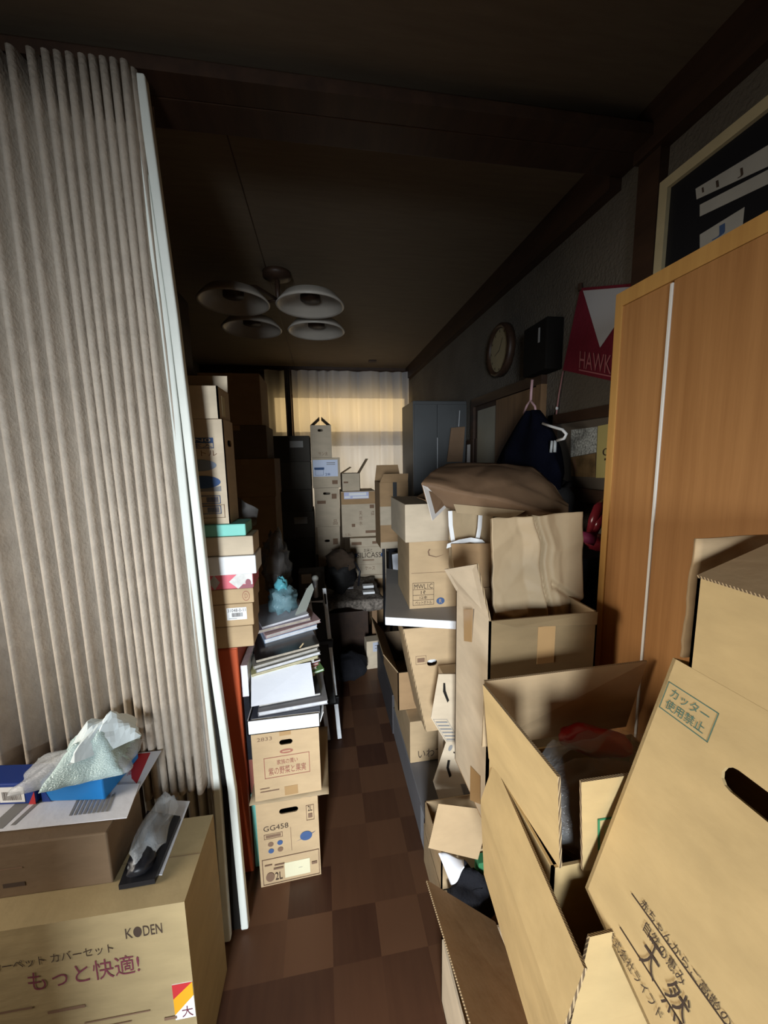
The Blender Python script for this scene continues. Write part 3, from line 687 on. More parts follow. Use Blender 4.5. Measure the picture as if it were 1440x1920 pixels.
# little things squeezed between the orange cabinet and the cartons
def book(nm, lab, cat, c, sx, sy, sz, m, yaw=0, tilt=0, edge=None, group=None):
    mb = MB(); rz = Matrix.Rotation(yaw, 3, 'Z') @ Matrix.Rotation(tilt, 3, 'Y')
    ex, ey, ez = rz @ V((sx, 0, 0)), rz @ V((0, sy, 0)), rz @ V((0, 0, sz))
    o = V(c)-ex/2-ey/2
    pages = edge or PAPER; t = min(0.0015, abs(sz)*0.2)
    rt = thing(nm, lab, cat, V(c), group)
    exn, ezn = ex.normalized(), ez.normalized(); L_, z_ = ex.length, ez.length
    mb.poly([(0, 0), (L_, 0), (L_, t), (t, t), (t, z_-t), (L_, z_-t), (L_, z_), (0, z_)], o, exn, ezn, ey.length, m); mb.build('cover', rt)
    mb = MB(); mb.frame_box(o+ex*0.012+ey*0.008+ez*(t/sz), ex*0.978, ey*0.984, ez*(1-2*t/sz), pages); mb.build('pages', rt)
    return rt
NARROW = [('mint_file', 'mint green file standing beside the blue-globe carton', 'file', 0.03, 0.24, 0.40-0.14, MINT, 0.10),
          ]
tag_m = MB(); tag_m.box(-0.288, -0.262, 1.235, 1.44, 0.0, 0.29, MINT); tag(tag_m.build('file_box', bevel=0.003), 'mint green file box standing between orange cabinet and the blue-globe carton', 'file')
tag_m = MB(); tag_m.box(-0.287, -0.264, 1.24, 1.45, 0.291, 0.42, mat('brown_red_card', (0.22, 0.07, 0.05), 0.6, 0.1)); tag(tag_m.build('notebook', bevel=0.002), 'reddish brown notebook standing on the mint file box', 'book')
tag_m = MB(); tag_m.box(-0.287, -0.268, 1.236, 1.44, 0.421, 0.66, CLOTHB); tag_m.build('folder', bevel=0.002); tag(bpy.data.objects['folder'], 'black folder standing on edge beside the orange cabinet', 'folder')
bx = book('paperback', 'pale paperback standing on edge beside the orange cabinet near the white box lid', 'book', (-0.276, 1.30, 0.661), 0.02, 0.15, 0.11, mat('pink_white_cover', (0.60, 0.48, 0.50), 0.5, 0.3, 40))

# ================================================================== GG458 STACK + BOOK PILE
gA, gB = W(487, 1665, Z=0), W(601, 1640, Z=0)
gA, gB = V((-0.258, 1.164, 0)), V((-0.058, 1.172, 0))
carton('cardboard_box', 'tan water carton printed with a blue globe standing on the floor', gA, gB, 0.318, 0.30, K1,
    pr={'front': [('t', 'GG458', 0.10, 0.66, 0.50, 0.72, INK), ('f', 0.10, 0.565, 0.40, 0.625, 0.002, INKB), ('r', 0.13, 0.58, 0.37, 0.61, INKB),
                  ('o', 0.20, 0.50, 0.045, 0.028, INKB), ('o', 0.35, 0.50, 0.045, 0.028, INKN), ('o', 0.20, 0.42, 0.045, 0.028, INKN), ('o', 0.35, 0.42, 0.045, 0.028, INKB),
                  ('r', 0.53, 0.38, 0.536, 0.66, INKB), ('o', 0.78, 0.52, 0.10, 0.055, INKN), ('g', [(0.6, 0.47), (0.7, 0.49), (0.95, 0.56), (0.9, 0.54)], INKN),
                  ('f', 0.80, 0.70, 0.93, 0.88, 0.0015, INKB), ('t', '2L', 0.83, 0.81, 0.90, 0.87, INK), ('r', 0.83, 0.73, 0.90, 0.78, INKB),
                  ('f', 0.04, 0.02, 0.98, 0.33, 0.002, INKB), ('t', '2L', 0.24, 0.06, 0.36, 0.15, INK), ('o', 0.16, 0.11, 0.07, 0.055, INKB), ('r', 0.08, 0.25, 0.20, 0.265, INKB), ('r', 0.24, 0.235, 0.40, 0.25, INKB), ('r', 0.22, 0.19, 0.38, 0.21, INKB), ('r', 0.85, 0.16, 0.94, 0.19, INKB)]},
    holes={'front': [(0.52, 0.86, 0.031, 0.010)]},
    stickers=[('blank_label', 'front', 0.40, 0.06, 0.82, 0.24, CREAM, [('r', 0.55, 0.5, 0.7, 0.52, INKGY)])])
m_ = MB()
z1 = 0.319
def rag(u, v):
    x = -0.275+0.255*u; y = 1.158+0.33*v
    return V((x, y, z1+0.003+0.003*math.sin(u*17)*math.sin(v*9)+0.004*abs(noise.noise(V((u*8, v*8, 1))))))
m_.grid(rag, 24, 10, KRAFT); tag(m_.build('flattened_bag', smooth=True, solid=0.003), 'flattened brown paper bag sandwiched between the blue-globe carton and the juice carton', 'paper bag')
zz = z1+0.010
zt2 = 0.575
carton('cardboard_box', 'brown juice carton with a framed reddish slogan under the book pile', (-0.256, 1.162, zz), (-0.044, 1.170, zz), zt2-zz, 0.30, K1,
    pr={'front': [('t', '2833', 0.08, 0.86, 0.30, 0.91, INKB), ('o', 0.50, 0.67, 0.10, 0.032, INKR), ('r', 0.44, 0.662, 0.56, 0.678, K1), ('f', 0.16, 0.31, 0.84, 0.61, 0.002, INKR), ('t', '家族の潤い', 0.35, 0.49, 0.66, 0.56, INKR), ('t', '紫の野菜と果実', 0.22, 0.35, 0.78, 0.46, INKR), ('r', 0.08, 0.165, 0.22, 0.18, INKB), ('r', 0.08, 0.12, 0.36, 0.135, INKB)]},
    holes={'front': [(0.50, 0.80, 0.021, 0.009)]},
    tape=[('front', 0.41, 0.90, 0.58, 0.999, TAPE), ('front', 0.44, 0.02, 0.64, 0.15, TAPE)])
# pile
G = 'papers and books piled on the juice carton'
ROT = R_(8)
z = zt2+0.001
lid = thing('box_lid', 'shallow white box lid holding the pile of papers', 'box', (-0.145, 1.30, z))
mb = MB(); lx0, lx1, ly0, ly1, lh = -0.262, -0.038, 1.150, 1.43, 0.047
for a, b, c, d in ((lx0, lx1, ly0, ly0+0.003), (lx0, lx1, ly1-0.003, ly1), (lx0, lx0+0.003, ly0, ly1), (lx1-0.003, lx1, ly0, ly1)): mb.box(a, b, c, d, z, z+lh, WHITE)
mb.box(lx0, lx1, ly0, ly1, z, z+0.003, WHITE); mb.build('tray', lid)
mb = MB(); mb.poly([(0, 0), (0.27, 0), (0.265, 0.035), (0.005, 0.035)], (lx1, ly0+0.003, z+0.012), V((0, 1, 0)), V((0.35, 0, 0.93)).normalized(), 0.002, WHITE); mb.build('flap', lid)
z += 0.004
cov = lambda n, c: mat('cover_'+n, c, 0.35, 0.12, 20, spec=0.5)
PAGES = [mat('page_edges', (0.42, 0.40, 0.37), 0.8, 0.2, 60), mat('page_edges_warm', (0.40, 0.35, 0.28), 0.8, 0.25, 60), mat('page_edges_white', (0.58, 0.58, 0.60), 0.8, 0.15, 60)]
PILE = [ # name,label,cat, thickness, w, d, x offset, y front, yaw deg, material
 ('magazine', 'thick dark slate magazine at the bottom of the pile in the white lid', 'magazine', 0.046, 0.215, 0.24, 0.0, 1.158, 0, cov('slate', (0.06, 0.065, 0.09))),
 ('magazine', 'grey newspaper-like magazine poking out right in the lower pile', 'magazine', 0.014, 0.22, 0.24, 0.012, 1.175, 6, cov('newsgrey', (0.30, 0.29, 0.30))),
 ('magazine', 'dark brochure under the large white sheet of the pile', 'magazine', 0.010, 0.20, 0.25, -0.005, 1.20, 8, cov('charcoal', (0.03, 0.03, 0.035))),
 ('folder', 'cream folder just above the large white sheet', 'folder', 0.006, 0.20, 0.23, -0.035, 1.262, 10, cov('cream', (0.62, 0.56, 0.36))),
 ('folder', 'green clear folder above the white sheet in the pile', 'folder', 0.008, 0.21, 0.23, -0.012, 1.266, 13, cov('green', (0.22, 0.42, 0.14))),
 ('booklet', 'beige booklet between the green and the red ones', 'book', 0.009, 0.20, 0.22, -0.03, 1.272, 12, cov('beige', (0.45, 0.38, 0.26))),
 ('booklet', 'red booklet in the middle of the paper pile', 'book', 0.010, 0.20, 0.22, -0.025, 1.276, 14, cov('red', (0.36, 0.04, 0.07))),
 ('booklet', 'dark brown booklet above the red booklet', 'book', 0.008, 0.21, 0.22, -0.02, 1.28, 12, cov('brown', (0.10, 0.06, 0.05))),
 ('envelope', 'white printed envelope bundle above the red booklet at the left', 'envelope', 0.014, 0.21, 0.22, -0.035, 1.27, 8, cov('white', (0.66, 0.66, 0.68))),
 ('folder', 'pale yellow folder sticking out at the left of the pile', 'folder', 0.008, 0.225, 0.22, -0.03, 1.265, 8, cov('yellow', (0.62, 0.58, 0.30))),
 ('magazine', 'grey magazine just under the glossy black cover', 'magazine', 0.012, 0.22, 0.22, -0.02, 1.27, 9, cov('grey', (0.25, 0.24, 0.22))),
 ('magazine', 'faded newsprint magazine under the glossy black cover', 'magazine', 0.010, 0.22, 0.22, -0.03, 1.275, 10, cov('newsprint', (0.36, 0.34, 0.29))),
 ('album', 'glossy black album reflecting light in the upper pile', 'album', 0.012, 0.22, 0.30, -0.028, 1.285, 7, mat('glossy_black', (0.025, 0.022, 0.022), 0.18, spec=0.8)),
 ('folder', 'pale blue file near the top of the pile', 'folder', 0.016, 0.20, 0.22, -0.025, 1.40, 12, cov('paleblue', (0.36, 0.46, 0.60))),
 ('booklet', 'pink and white booklet near the top of the pile', 'book', 0.012, 0.21, 0.22, -0.02, 1.41, 14, cov('pink', (0.55, 0.36, 0.36))),
 ('booklet', 'mauve grey booklet second from the top of the pile', 'book', 0.012, 0.20, 0.22, -0.045, 1.42, 9, cov('mauve', (0.32, 0.26, 0.30))),
 ('booklet', 'thin white notebook topmost in the pile', 'book', 0.008, 0.18, 0.22, -0.05, 1.43, 14, cov('offwhite', (0.60, 0.58, 0.62)))]
lev = []; kk = 0
for nm, lab, cat, th, w_, d_, xo, yf, yaw, m_ in PILE:
    kk += 1; hi = 0 if kk < 4 else 1
    tl = 0 if kk < 4 else 4
    if kk == 4: z += 0.010
    book(nm, lab, cat, (-0.145+xo, yf+d_/2, z), w_, d_, th, m_, R_(yaw+6*hi), -R_(tl), edge=PAGES[kk % 3]); z += th+0.0012; lev.append(z)
    if lab.startswith('dark brochure'):
        # large white sheet leaning back against the upper pile
        a = [V((-0.252, 1.178, z+0.001)), V((-0.052, 1.200, z+0.001)), V((-0.066, 1.282, z+0.075)), V((-0.262, 1.262, z+0.070))]
        mb = MB(); mb.quad(a, 0.002, PAPER); tag(mb.build('paper_pad'), 'large white paper pad sloping down at the front of the pile', 'paper')
ztop = z
# plastic bag and odds on top of the pile
tb = thing('plastic_bag', 'crumpled blue-green plastic bag sitting on top of the paper pile', 'plastic bag', (-0.17, 1.52, ztop))
mb = MB(); mb.ell((-0.175, 1.53, ztop+0.05), 0.055, 0.07, 0.055, FILMB, 0.25, 10, 4); mb.build('bag_body', tb, smooth=True)
mb = MB(); mb.ell((-0.18, 1.53, ztop+0.105), 0.025, 0.03, 0.035, mat('teal_cloth', (0.10, 0.36, 0.42), 0.4, 0.2, 20), 0.25, 10, 9); mb.build('bag_knot', tb, smooth=True)
mb = MB(); mb.poly([(0, 0), (0.05, 0), (0.05, 0.10), (0.03, 0.13), (0.015, 0.11)], (-0.125, 1.47, ztop+0.002), V((0.8, 0.6, 0)), V((0.35, -0.1, 0.93)).normalized(), 0.004, mat('sage_card', (0.28, 0.30, 0.27), 0.6)); tag(mb.build('cardboard_tag'), 'upright pointed grey-green card on top of the pile', 'paper')
mb = MB(); mb.tube([W(545, 1236, Y=1.32), W(569, 1206, Y=1.30)], 0.0025, mat('bamboo', (0.5, 0.38, 0.22), 0.6)); tag(mb.build('bamboo_stick'), 'thin bamboo stick lying across the glossy black album', 'stick')
mb = MB()
def sheetf(u, v):
    p = W(428, 995, Y=1.42).lerp(W(480, 985, Y=1.42), u).lerp(W(440, 930, Y=1.40).lerp(W(484, 955, Y=1.38), u), v); p.y += 0.015*noise.noise(V((u*3, v*3, 5))); return p
mb.grid(sheetf, 14, 12, FILMG); tag(mb.build('plastic_film', smooth=False, solid=0.001), 'dark plastic film standing behind the tall blue-oval carton', 'plastic film')
# grey plastic sack sitting behind the left stack
sk = MB(); sk.ell((-0.215, 1.69, 0.97), 0.06, 0.09, 0.13, FILMG, 0.3, 12, 12); 
tag(sk.build('plastic_sack', smooth=True), 'dark translucent plastic sack behind the left box stack', 'plastic bag')

# aluminium folding stand leaning beside the pile
st = thing('folding_stand', 'folded aluminium stand with two slotted rails leaning beside the paper pile', 'stand', (0.0, 1.85, 0))
def rail(a, b, wd):
    a, b = V(a), V(b); d = (b-a); L = d.length; d.normalize(); sx = V((1, 0, 0)); n = d.cross(sx).normalized()
    mb = MB(); mb.poly([(0, 0), (wd, 0), (wd, L), (0, L)], a, sx, d, 0.012, ALU, ALU, [slot(wd/2, L-0.06, 0.0075, 0.035)][:0]); 
    mb.poly([(wd*0.3, L-0.085), (wd*0.7, L-0.085), (wd*0.7, L-0.03), (wd*0.3, L-0.03)], a+n*0.0006*(-1), sx, d, 0.0, DARK)
    return mb
ra, rb = W(612, 1388, Z=0.004), W(633, 1386, Z=0.004)
ta, tb_ = W(572, 1103, Y=2.02), W(604, 1103, Y=2.02)
ra.y = rb.y = 1.81
rail(ra, ta, 0.022).build('rail', st, bevel=0.002); rail(rb, tb_-V((0.0, 0, 0)), 0.022).build('rail', st, bevel=0.002)
for t in (0.25, 0.62):
    p, q = ra.lerp(ta, t), rb.lerp(tb_, t)
    mb = MB(); mb.box(p.x-0.006, q.x+0.028, p.y-0.012, p.y+0.016, p.z-0.02, p.z+0.02, BLACK); mb.build('clamp', st, bevel=0.003)
pt = (ta+tb_)/2
mb = MB(); mb.quad([ra+V((0.024, 0.006, 0.2)), rb+V((-0.002, 0.006, 0.2)), tb_+V((-0.002, 0.006, -0.05)), ta+V((0.024, 0.006, -0.05))], 0.006, BLACK); mb.build('dark_channel', st)
mb = MB(); mb.tube([pt+V((0.01, 0.0, -0.05)), pt+V((0.01, 0, 0.045))], 0.012, ALU, 12); mb.build('head_tube', st, smooth=True)
mb = MB(); mb.lathe([(0.001, 0), (0.016, 0), (0.018, 0.012), (0.013, 0.022), (0.001, 0.026)], pt+V((0.01, 0, 0.045)), IVORY, 16); mb.build('head_cap', st, smooth=True)
mb = MB(); mb.box(ta.x+0.01, tb_.x+0.012, pt.y-0.006, pt.y+0.006, pt.z-0.10, pt.z-0.07, ALU); mb.build('cross_brace', st)

# ================================================================== BACK LEFT STACKS
def stack(name, lab_list, px0, px1, levels, Y, d, mats, prs=None, hl=None, Yd=0.0, jit=0.012, tapes=None, dx=None, group=None):
    """levels: pixel rows top->bottom; last one reaches the floor"""
    zs = [W((px0+px1)/2, l, Y=Y).z for l in levels]; n = len(levels)
    zs.append(0.0)
    for k in range(n-1, -1, -1):
        z0, z1 = zs[k+1], zs[k]
        x0, x1 = W(px0[k] if isinstance(px0, list) else px0, levels[k], Y=Y).x, W(px1[k] if isinstance(px1, list) else px1, levels[k], Y=Y).x
        rr = random.Random(k*7+int(Y*100)); j = rr.uniform(-jit, jit)
        carton(name, lab_list[k], (x0, Y+j, z0+0.0005), (x1, Y+j+rr.uniform(-0.01, 0.01), z0+0.0005), z1-z0-0.001, d, mats[k % len(mats)], pr=(prs or {}).get(k), holes=(hl or {}).get(k), tape=(tapes or {}).get(k), group=group)
Yb = 2.55
BS = [(700, 797, 425, 489), (797, 858, 430, 500), (860, 930, 430, 516), (932, 1080, 440, 520), (1080, 1300, 450, 535)]
lab5 = ['topmost brown carton of the tall left stack, touching the ceiling shadow', 'second brown carton from the top of the tall left stack', 'middle brown carton of the tall left stack', 'tall brown carton fourth from the top of the left stack', 'brown carton on the floor under the tall left stack']
zprev = W(480, 700, Y=Yb).z
lv = [W(480, a, Y=Yb).z for a, b, c, d in BS]+[0.0]
for k, (a, b, c, d) in enumerate(BS):
    x1 = W(d, (a+b)/2, Y=Yb).x; 
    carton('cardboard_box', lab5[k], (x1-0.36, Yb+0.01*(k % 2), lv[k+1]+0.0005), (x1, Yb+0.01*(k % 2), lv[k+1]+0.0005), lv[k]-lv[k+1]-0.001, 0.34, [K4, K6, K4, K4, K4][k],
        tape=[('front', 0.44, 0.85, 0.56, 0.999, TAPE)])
# dark stack beside it
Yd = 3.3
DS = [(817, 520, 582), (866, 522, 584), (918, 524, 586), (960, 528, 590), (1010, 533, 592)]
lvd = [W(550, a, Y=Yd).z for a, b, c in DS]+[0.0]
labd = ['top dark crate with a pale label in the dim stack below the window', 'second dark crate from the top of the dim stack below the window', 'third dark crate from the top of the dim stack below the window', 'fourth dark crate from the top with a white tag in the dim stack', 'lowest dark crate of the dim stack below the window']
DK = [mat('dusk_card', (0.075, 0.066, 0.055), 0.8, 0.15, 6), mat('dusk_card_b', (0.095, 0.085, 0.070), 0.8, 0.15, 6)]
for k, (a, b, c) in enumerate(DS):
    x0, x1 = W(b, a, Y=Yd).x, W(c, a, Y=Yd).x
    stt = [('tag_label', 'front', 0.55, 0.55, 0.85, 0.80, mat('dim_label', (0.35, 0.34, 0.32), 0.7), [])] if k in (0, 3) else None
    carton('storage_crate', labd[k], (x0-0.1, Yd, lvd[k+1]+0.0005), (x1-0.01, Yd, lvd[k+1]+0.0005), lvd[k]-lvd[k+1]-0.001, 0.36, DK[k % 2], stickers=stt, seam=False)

# stack T1: carton tower in front of the window
Yt = 3.25
TS = [(858, 583, 622), (915, 586, 638), (986, 591, 637), (1130, 600, 641)]
def tz(y): return W(610, y, Y=Yt).z
lvt = [tz(797), tz(858), tz(915), tz(988), 0.0]
spec = [('tan carton with rounded handle flaps on top of the tower before the window', K5, {'front': [('t', 'サン太', 0.35, 0.06, 0.8, 0.18, INKB)]}, {'front': [(0.48, 0.84, 0.022, 0.010)]}, None),
        ('carton with a large white delivery label in the tower before the window', K5, {'front': [('r', 0.7, 0.12, 0.9, 0.25, INKB)]}, None, [('delivery_label', 'front', 0.03, 0.38, 0.92, 0.93, mat('pale_label', (0.60, 0.66, 0.82), 0.6), [('r', 0.05, 0.42, 0.45, 0.55, INKN), ('f', 0.08, 0.08, 0.42, 0.42, 0.002, INKN), ('t', '28', 0.48, 0.06, 0.68, 0.2, INKN), ('r', 0.55, 0.8, 0.9, 0.84, INKGY), ('r', 0.55, 0.7, 0.9, 0.74, INKGY)])]),
        ('carton with a handle slot third in the tower before the window', K5, {'front': [('r', 0.7, 0.72, 0.9, 0.85, INKB), ('r', 0.1, 0.60, 0.45, 0.68, INKB), ('t', '品', 0.72, 0.05, 0.9, 0.18, INKB)]}, {'front': [(0.5, 0.86, 0.03, 0.010)]}, None),
        ('carton at the bottom of the tower before the window', K5, {'front': [('r', 0.68, 0.82, 0.9, 0.88, INKB), ('t', '天然水', 0.6, 0.70, 0.9, 0.78, INKB), ('r', 0.6, 0.60, 0.9, 0.66, INKB)]}, {'front': [(0.42, 0.86, 0.022, 0.010)]}, None)]
for k in range(4):
    lab, m_, pr, hl, stt = spec[k]; yb = TS[k][0]
    x0, x1 = W(TS[k][1], yb-20, Y=Yt).x, W(TS[k][2], yb-20, Y=Yt).x
    r_, F_ = carton('cardboard_box', lab, (x0, Yt, lvt[k+1]+0.0005), (x1, Yt, lvt[k+1]+0.0005), lvt[k]-lvt[k+1]-0.001, 0.30, m_, pr=pr, holes=hl, stickers=stt,
        flap=[('left', 0.10, -48, 0.012, 0.012, K6), ('right', 0.10, -48, 0.012, 0.012, K6)] if k == 0 else None)

# stack T2: right of it
Y2 = 3.2
lv2 = [W(675, 888, Y=Y2).z, W(675, 921, Y=Y2).z, W(675, 1006, Y=Y2).z, W(675, 1074, Y=Y2).z, 0.0]
x0, x1 = W(641, 900, Y=Y2).x, W(676, 900, Y=Y2).x
open_carton('cardboard_box', 'small open carton with raised flaps on the pile before the bright curtain', (x0, Y2+0.04, lv2[1]+0.001), (x1, Y2+0.04, lv2[1]+0.001), lv2[0]-lv2[1], 0.2, K5,
    flaps=[('right', 0.14, 32, 0.01, 0.01), ('left', 0.10, -58, 0.01, 0.01)], pr={'front': [('r', 0.1, 0.45, 0.35, 0.55, INKB)]})
x0, x1 = W(641, 970, Y=Y2).x, W(705, 970, Y=Y2).x
carton('cardboard_box', 'square water carton with lavender labels on its top edge before the curtain', (x0, Y2, lv2[2]+0.0005), (x1, Y2, lv2[2]+0.0005), lv2[1]-lv2[2]-0.001, 0.30, K5,
    pr={'front': [('r', 0, 0.72, 1, 0.99, K4), ('t', '天', 0.50, 0.47, 0.60, 0.56, INKB), ('t', '然', 0.50, 0.36, 0.60, 0.45, INKB), ('t', '水', 0.50, 0.25, 0.60, 0.34, INKB), ('r', 0.28, 0.22, 0.38, 0.29, INKB), ('r', 0.68, 0.07, 0.98, 0.13, INKB), ('r', 0.82, 0.62, 0.95, 0.70, INKB), ('t', '1.5L', 0.10, 0.03, 0.25, 0.08, INKB), ('t', '6本', 0.86, 0.45, 0.95, 0.58, INKB)]},
    stickers=[('delivery_label', 'front', 0.08, 0.84, 0.80, 0.985, mat('lavender_label', (0.50, 0.52, 0.72), 0.6), [('r', 0.02, 0.15, 0.25, 0.4, WHITE), ('r', 0.35, 0.1, 0.98, 0.35, WHITE), ('r', 0.2, 0.5, 0.9, 0.9, WHITE)])])
x0, x1 = W(657, 1040, Y=Y2-0.06).x, W(723, 1040, Y=Y2-0.06).x
carton('cardboard_box', 'carton printed with dark oval lettering under the square water carton', (x0, Y2-0.06, lv2[3]+0.0005), (x1, Y2-0.085, lv2[3]+0.0005), lv2[2]-lv2[3]-0.001, 0.32, K5,
    pr={'front': [('r', 0.02, 0.76, 0.99, 0.765, INKB), ('r', 0.02, 0.28, 0.99, 0.285, INKB), ('t', 'お米と', 0.38, 0.62, 0.62, 0.72, INK), ('t', 'SILICASS', 0.18, 0.47, 0.86, 0.61, INK), ('o', 0.14, 0.54, 0.05, 0.06, INKN), ('o', 0.90, 0.54, 0.05, 0.06, INKN), ('r', 0.34, 0.39, 0.66, 0.42, INKB), ('t', 'ケース', 0.40, 0.13, 0.68, 0.24, INKB), ('r', 0.04, 0.82, 0.32, 0.90, INKB), ('r', 0.62, 0.84, 0.9, 0.91, INKB)]})
carton('cardboard_box', 'low brown carton at the bottom of the middle pile, partly behind the black bag', (x0, Y2-0.07, 0.0), (x1, Y2-0.09, 0.0), lv2[3]-0.001, 0.32, K4, pr={'front': [('r', 0.0, 0.93, 1.0, 1.0, K5)]})

# carton with black tape leaning on a chair
Y3 = 2.72
c3 = thing('folding_chair', 'dark grey metal chair under the black-taped carton', 'chair', (W(745, 1020, Y=Y3).x, Y3+0.2, 0))
cx0, cx1 = W(716, 1000, Y=Y3).x+0.05, W(764, 1000, Y=Y3).x; cz = W(740, 1028, Y=Y3).z; cbz = W(740, 992, Y=Y3).z
CHM = mat('chair_metal', (0.05, 0.05, 0.055), 0.4, metal=0.6)
mb = MB(); mb.box(cx0, cx1, Y3-0.02, Y3+0.34, cz-0.03, cz, CLOTHB); mb.build('seat', c3, bevel=0.01)
for x in (cx0+0.01, cx1-0.01):
    mb = MB(); mb.tube([(x, Y3+0.01, 0), (x, Y3+0.01, cz-0.02)], 0.011, CHM); mb.build('leg', c3, smooth=True)
    mb = MB(); mb.tube([(x, Y3+0.33, 0), (x, Y3+0.33, cz+0.05), (x, Y3+0.40, cz+0.33)], 0.011, CHM); mb.build('leg', c3, smooth=True)
mb = MB(); mb.box(cx0+0.01, cx1-0.01, Y3+0.37, Y3+0.40, cz+0.14, cz+0.30, CLOTHB); mb.build('backrest', c3, bevel=0.008)
A, B = W(713, 985, Y=Y3), W(766, 990, Y=Y3); A.z = cz+0.001
h3 = W(740, 904, Y=Y3).z-A.z
carton('cardboard_box', 'carton sealed with black tape standing on the chair in front of the curtain', A, B, h3, 0.26, K4,
    pr={'front': [('r', 0, 0.36, 1, 0.64, K5), ('g', [(0.32, 0.80), (0.55, 0.77), (0.78, 0.80), (0.55, 0.785)], INK), ('r', 0.0, 0.0, 1, 0.10, K5)]},
    tape=[('front', 0.46, 0.46, 0.60, 0.999, BTAPE), ('front', 0.46, 0.25, 0.58, 0.34, TAPE)], flap=[('front', 0.06, 5, 0.03, 0.0), ('back', 0.12, 10, 0.02, 0.02)])

# table with speckled top, black bag, white cards, papers
SPK = mat('speckled_cloth', (0.21, 0.175, 0.145), 0.9, 0.75, 55, 0.4, 60)
ty0, ty1 = 2.55, 3.05; tzp = W(670, 1128, Y=ty0).z
tx0, tx1 = W(560, 1135, Y=ty0).x, W(716, 1128, Y=ty0).x
tb2 = thing('low_table', 'low table covered with speckled brown cloth at the end of the aisle', 'table', ((tx0+tx1)/2, 2.8, 0))
mb = MB(); mb.box(tx0, tx1, ty0, ty1, tzp-0.02, tzp, DWOOD); mb.build('tabletop', tb2)
def cl(u, v):
    x = tx0-0.01+(tx1-tx0+0.02)*u; s = v*(ty1-ty0+0.10)-0.07
    return V((x+0.006*math.sin(s*40), ty0-0.008+max(0, s)-0.006*math.sin(u*40)*(s < 0), tzp+0.004+min(0, s)*(0.8+0.3*math.sin(u*9))+0.004*math.sin(u*31)*math.sin(v*17)))
mb = MB(); mb.grid(cl, 40, 24, SPK); mb.build('cloth_cover', tb2, smooth=True, solid=0.004)
for x in (tx0+0.05, tx1-0.05):
    for y in (ty0+0.05, ty1-0.05):
        mb = MB(); mb.box(x-0.018, x+0.018, y-0.018, y+0.018, 0, tzp-0.02, MWOOD); mb.build('leg', tb2)
bgx = W(640, 1070, Y=2.66).x
bg = thing('shoulder_bag', 'lumpy black and brown bag sitting on the speckled table', 'bag', (bgx, 2.72, tzp))
bz = W(640, 1032, Y=2.68).z-tzp
mb = MB(); mb.ell((bgx-0.01, 2.74, tzp+0.012+bz*0.38), 0.115, 0.10, bz*0.37, mat('black_leather', (0.016, 0.015, 0.015), 0.6, 0.2, 12, 0.3, 40), 0.12, 9, 3); mb.build('bag_body', bg, smooth=True)
mb = MB(); mb.ell((bgx, 2.73, tzp+bz*0.74), 0.105, 0.085, bz*0.24, mat('brown_suede', (0.055, 0.035, 0.022), 0.9, 0.2, 12, 0.3, 40), 0.2, 10, 7); mb.build('bag_flap', bg, smooth=True)
mb = MB(); mb.tube([(bgx+0.10, 2.72, tzp+bz*0.7), (bgx+0.135, 2.70, tzp+bz*0.5), (bgx+0.12, 2.68, tzp+bz*0.2)], 0.008, BLACK); mb.build('strap', bg, smooth=True)
for k, (a, b, c, d, lab) in enumerate([(681, 701, 1098, 1104, 'small white packet further back on the speckled table'), (681, 703, 1105, 1114, 'small white packet nearer the front on the speckled table')]):
    p = W((a+b)/2, d, Z=tzp+0.01); hw = (W(b, d, Y=p.y).x-W(a, d, Y=p.y).x)/2
    mb = MB(); mb.box(p.x-hw, p.x+hw, p.y, p.y+0.05, tzp+0.010, tzp+0.034-0.008*k, WHITE); tag(mb.build('packet', bevel=0.002), lab, 'packet')
p = W(655, 1104, Z=tzp+0.01)
mb = MB(); mb.quad([p+V((-0.05, 0, 0.004)), p+V((0.03, 0, 0.004)), p+V((0.035, 0.04, 0.004)), p+V((-0.03, 0.05, 0.004))], 0.003, PAPER); tag(mb.build('paper_slip'), 'white paper slip poking out under the black bag', 'paper')
# box at left of table behind stand
A = W(560, 1150, Y=2.3)
carton('cardboard_box', 'dim grey carton behind the aluminium stand', (W(560, 1100, Y=2.42).x, 2.42, 0), (W(609, 1100, Y=2.42).x, 2.42, 0), W(585, 1073, Y=2.42).z, 0.2-0.085, DK[1], stickers=[('torn_label', 'front', 0.12, 0.90, 0.5, 0.985, K5, [])])
# carton under the table front with white label (floor)
A, B = W(688, 1246, Y=2.45), W(738, 1246, Y=2.45)
carton('cardboard_box', 'tan carton with a pale label slip on the floor at the end of the aisle', (A.x, 2.44, 0), (A.x+0.24, 2.46, 0), 0.20, 0.09-0.005, K3, pr={'front': [('r', 0.42, 0.0, 1.0, 0.8, K6)]},
    stickers=[('paper_label', 'front', 0.18, 0.62, 0.72, 0.95, mat('grey_label', (0.45, 0.47, 0.55), 0.6), [('r', 0.1, 0.3, 0.8, 0.4, INKGY), ('r', 0.1, 0.6, 0.6, 0.7, INKGY)])])
# dark wooden case under table
mb = MB(); mb.box(tx0+0.09, tx1-0.09, 2.62, 2.95, 0, tzp-0.10, DWOOD); tag(mb.build('wooden_case', bevel=0.004), 'dark wooden case standing under the speckled table', 'case')
# dark bag on floor
mb = MB(); p = W(655, 1225, Z=0.05); mb.ell((p.x-0.02, 2.36, 0.085), 0.12, 0.10, 0.085, CLOTHB, 0.15, 8, 5); tag(mb.build('black_bag', smooth=True), 'black cloth bag slumped on the floor before the table', 'bag')
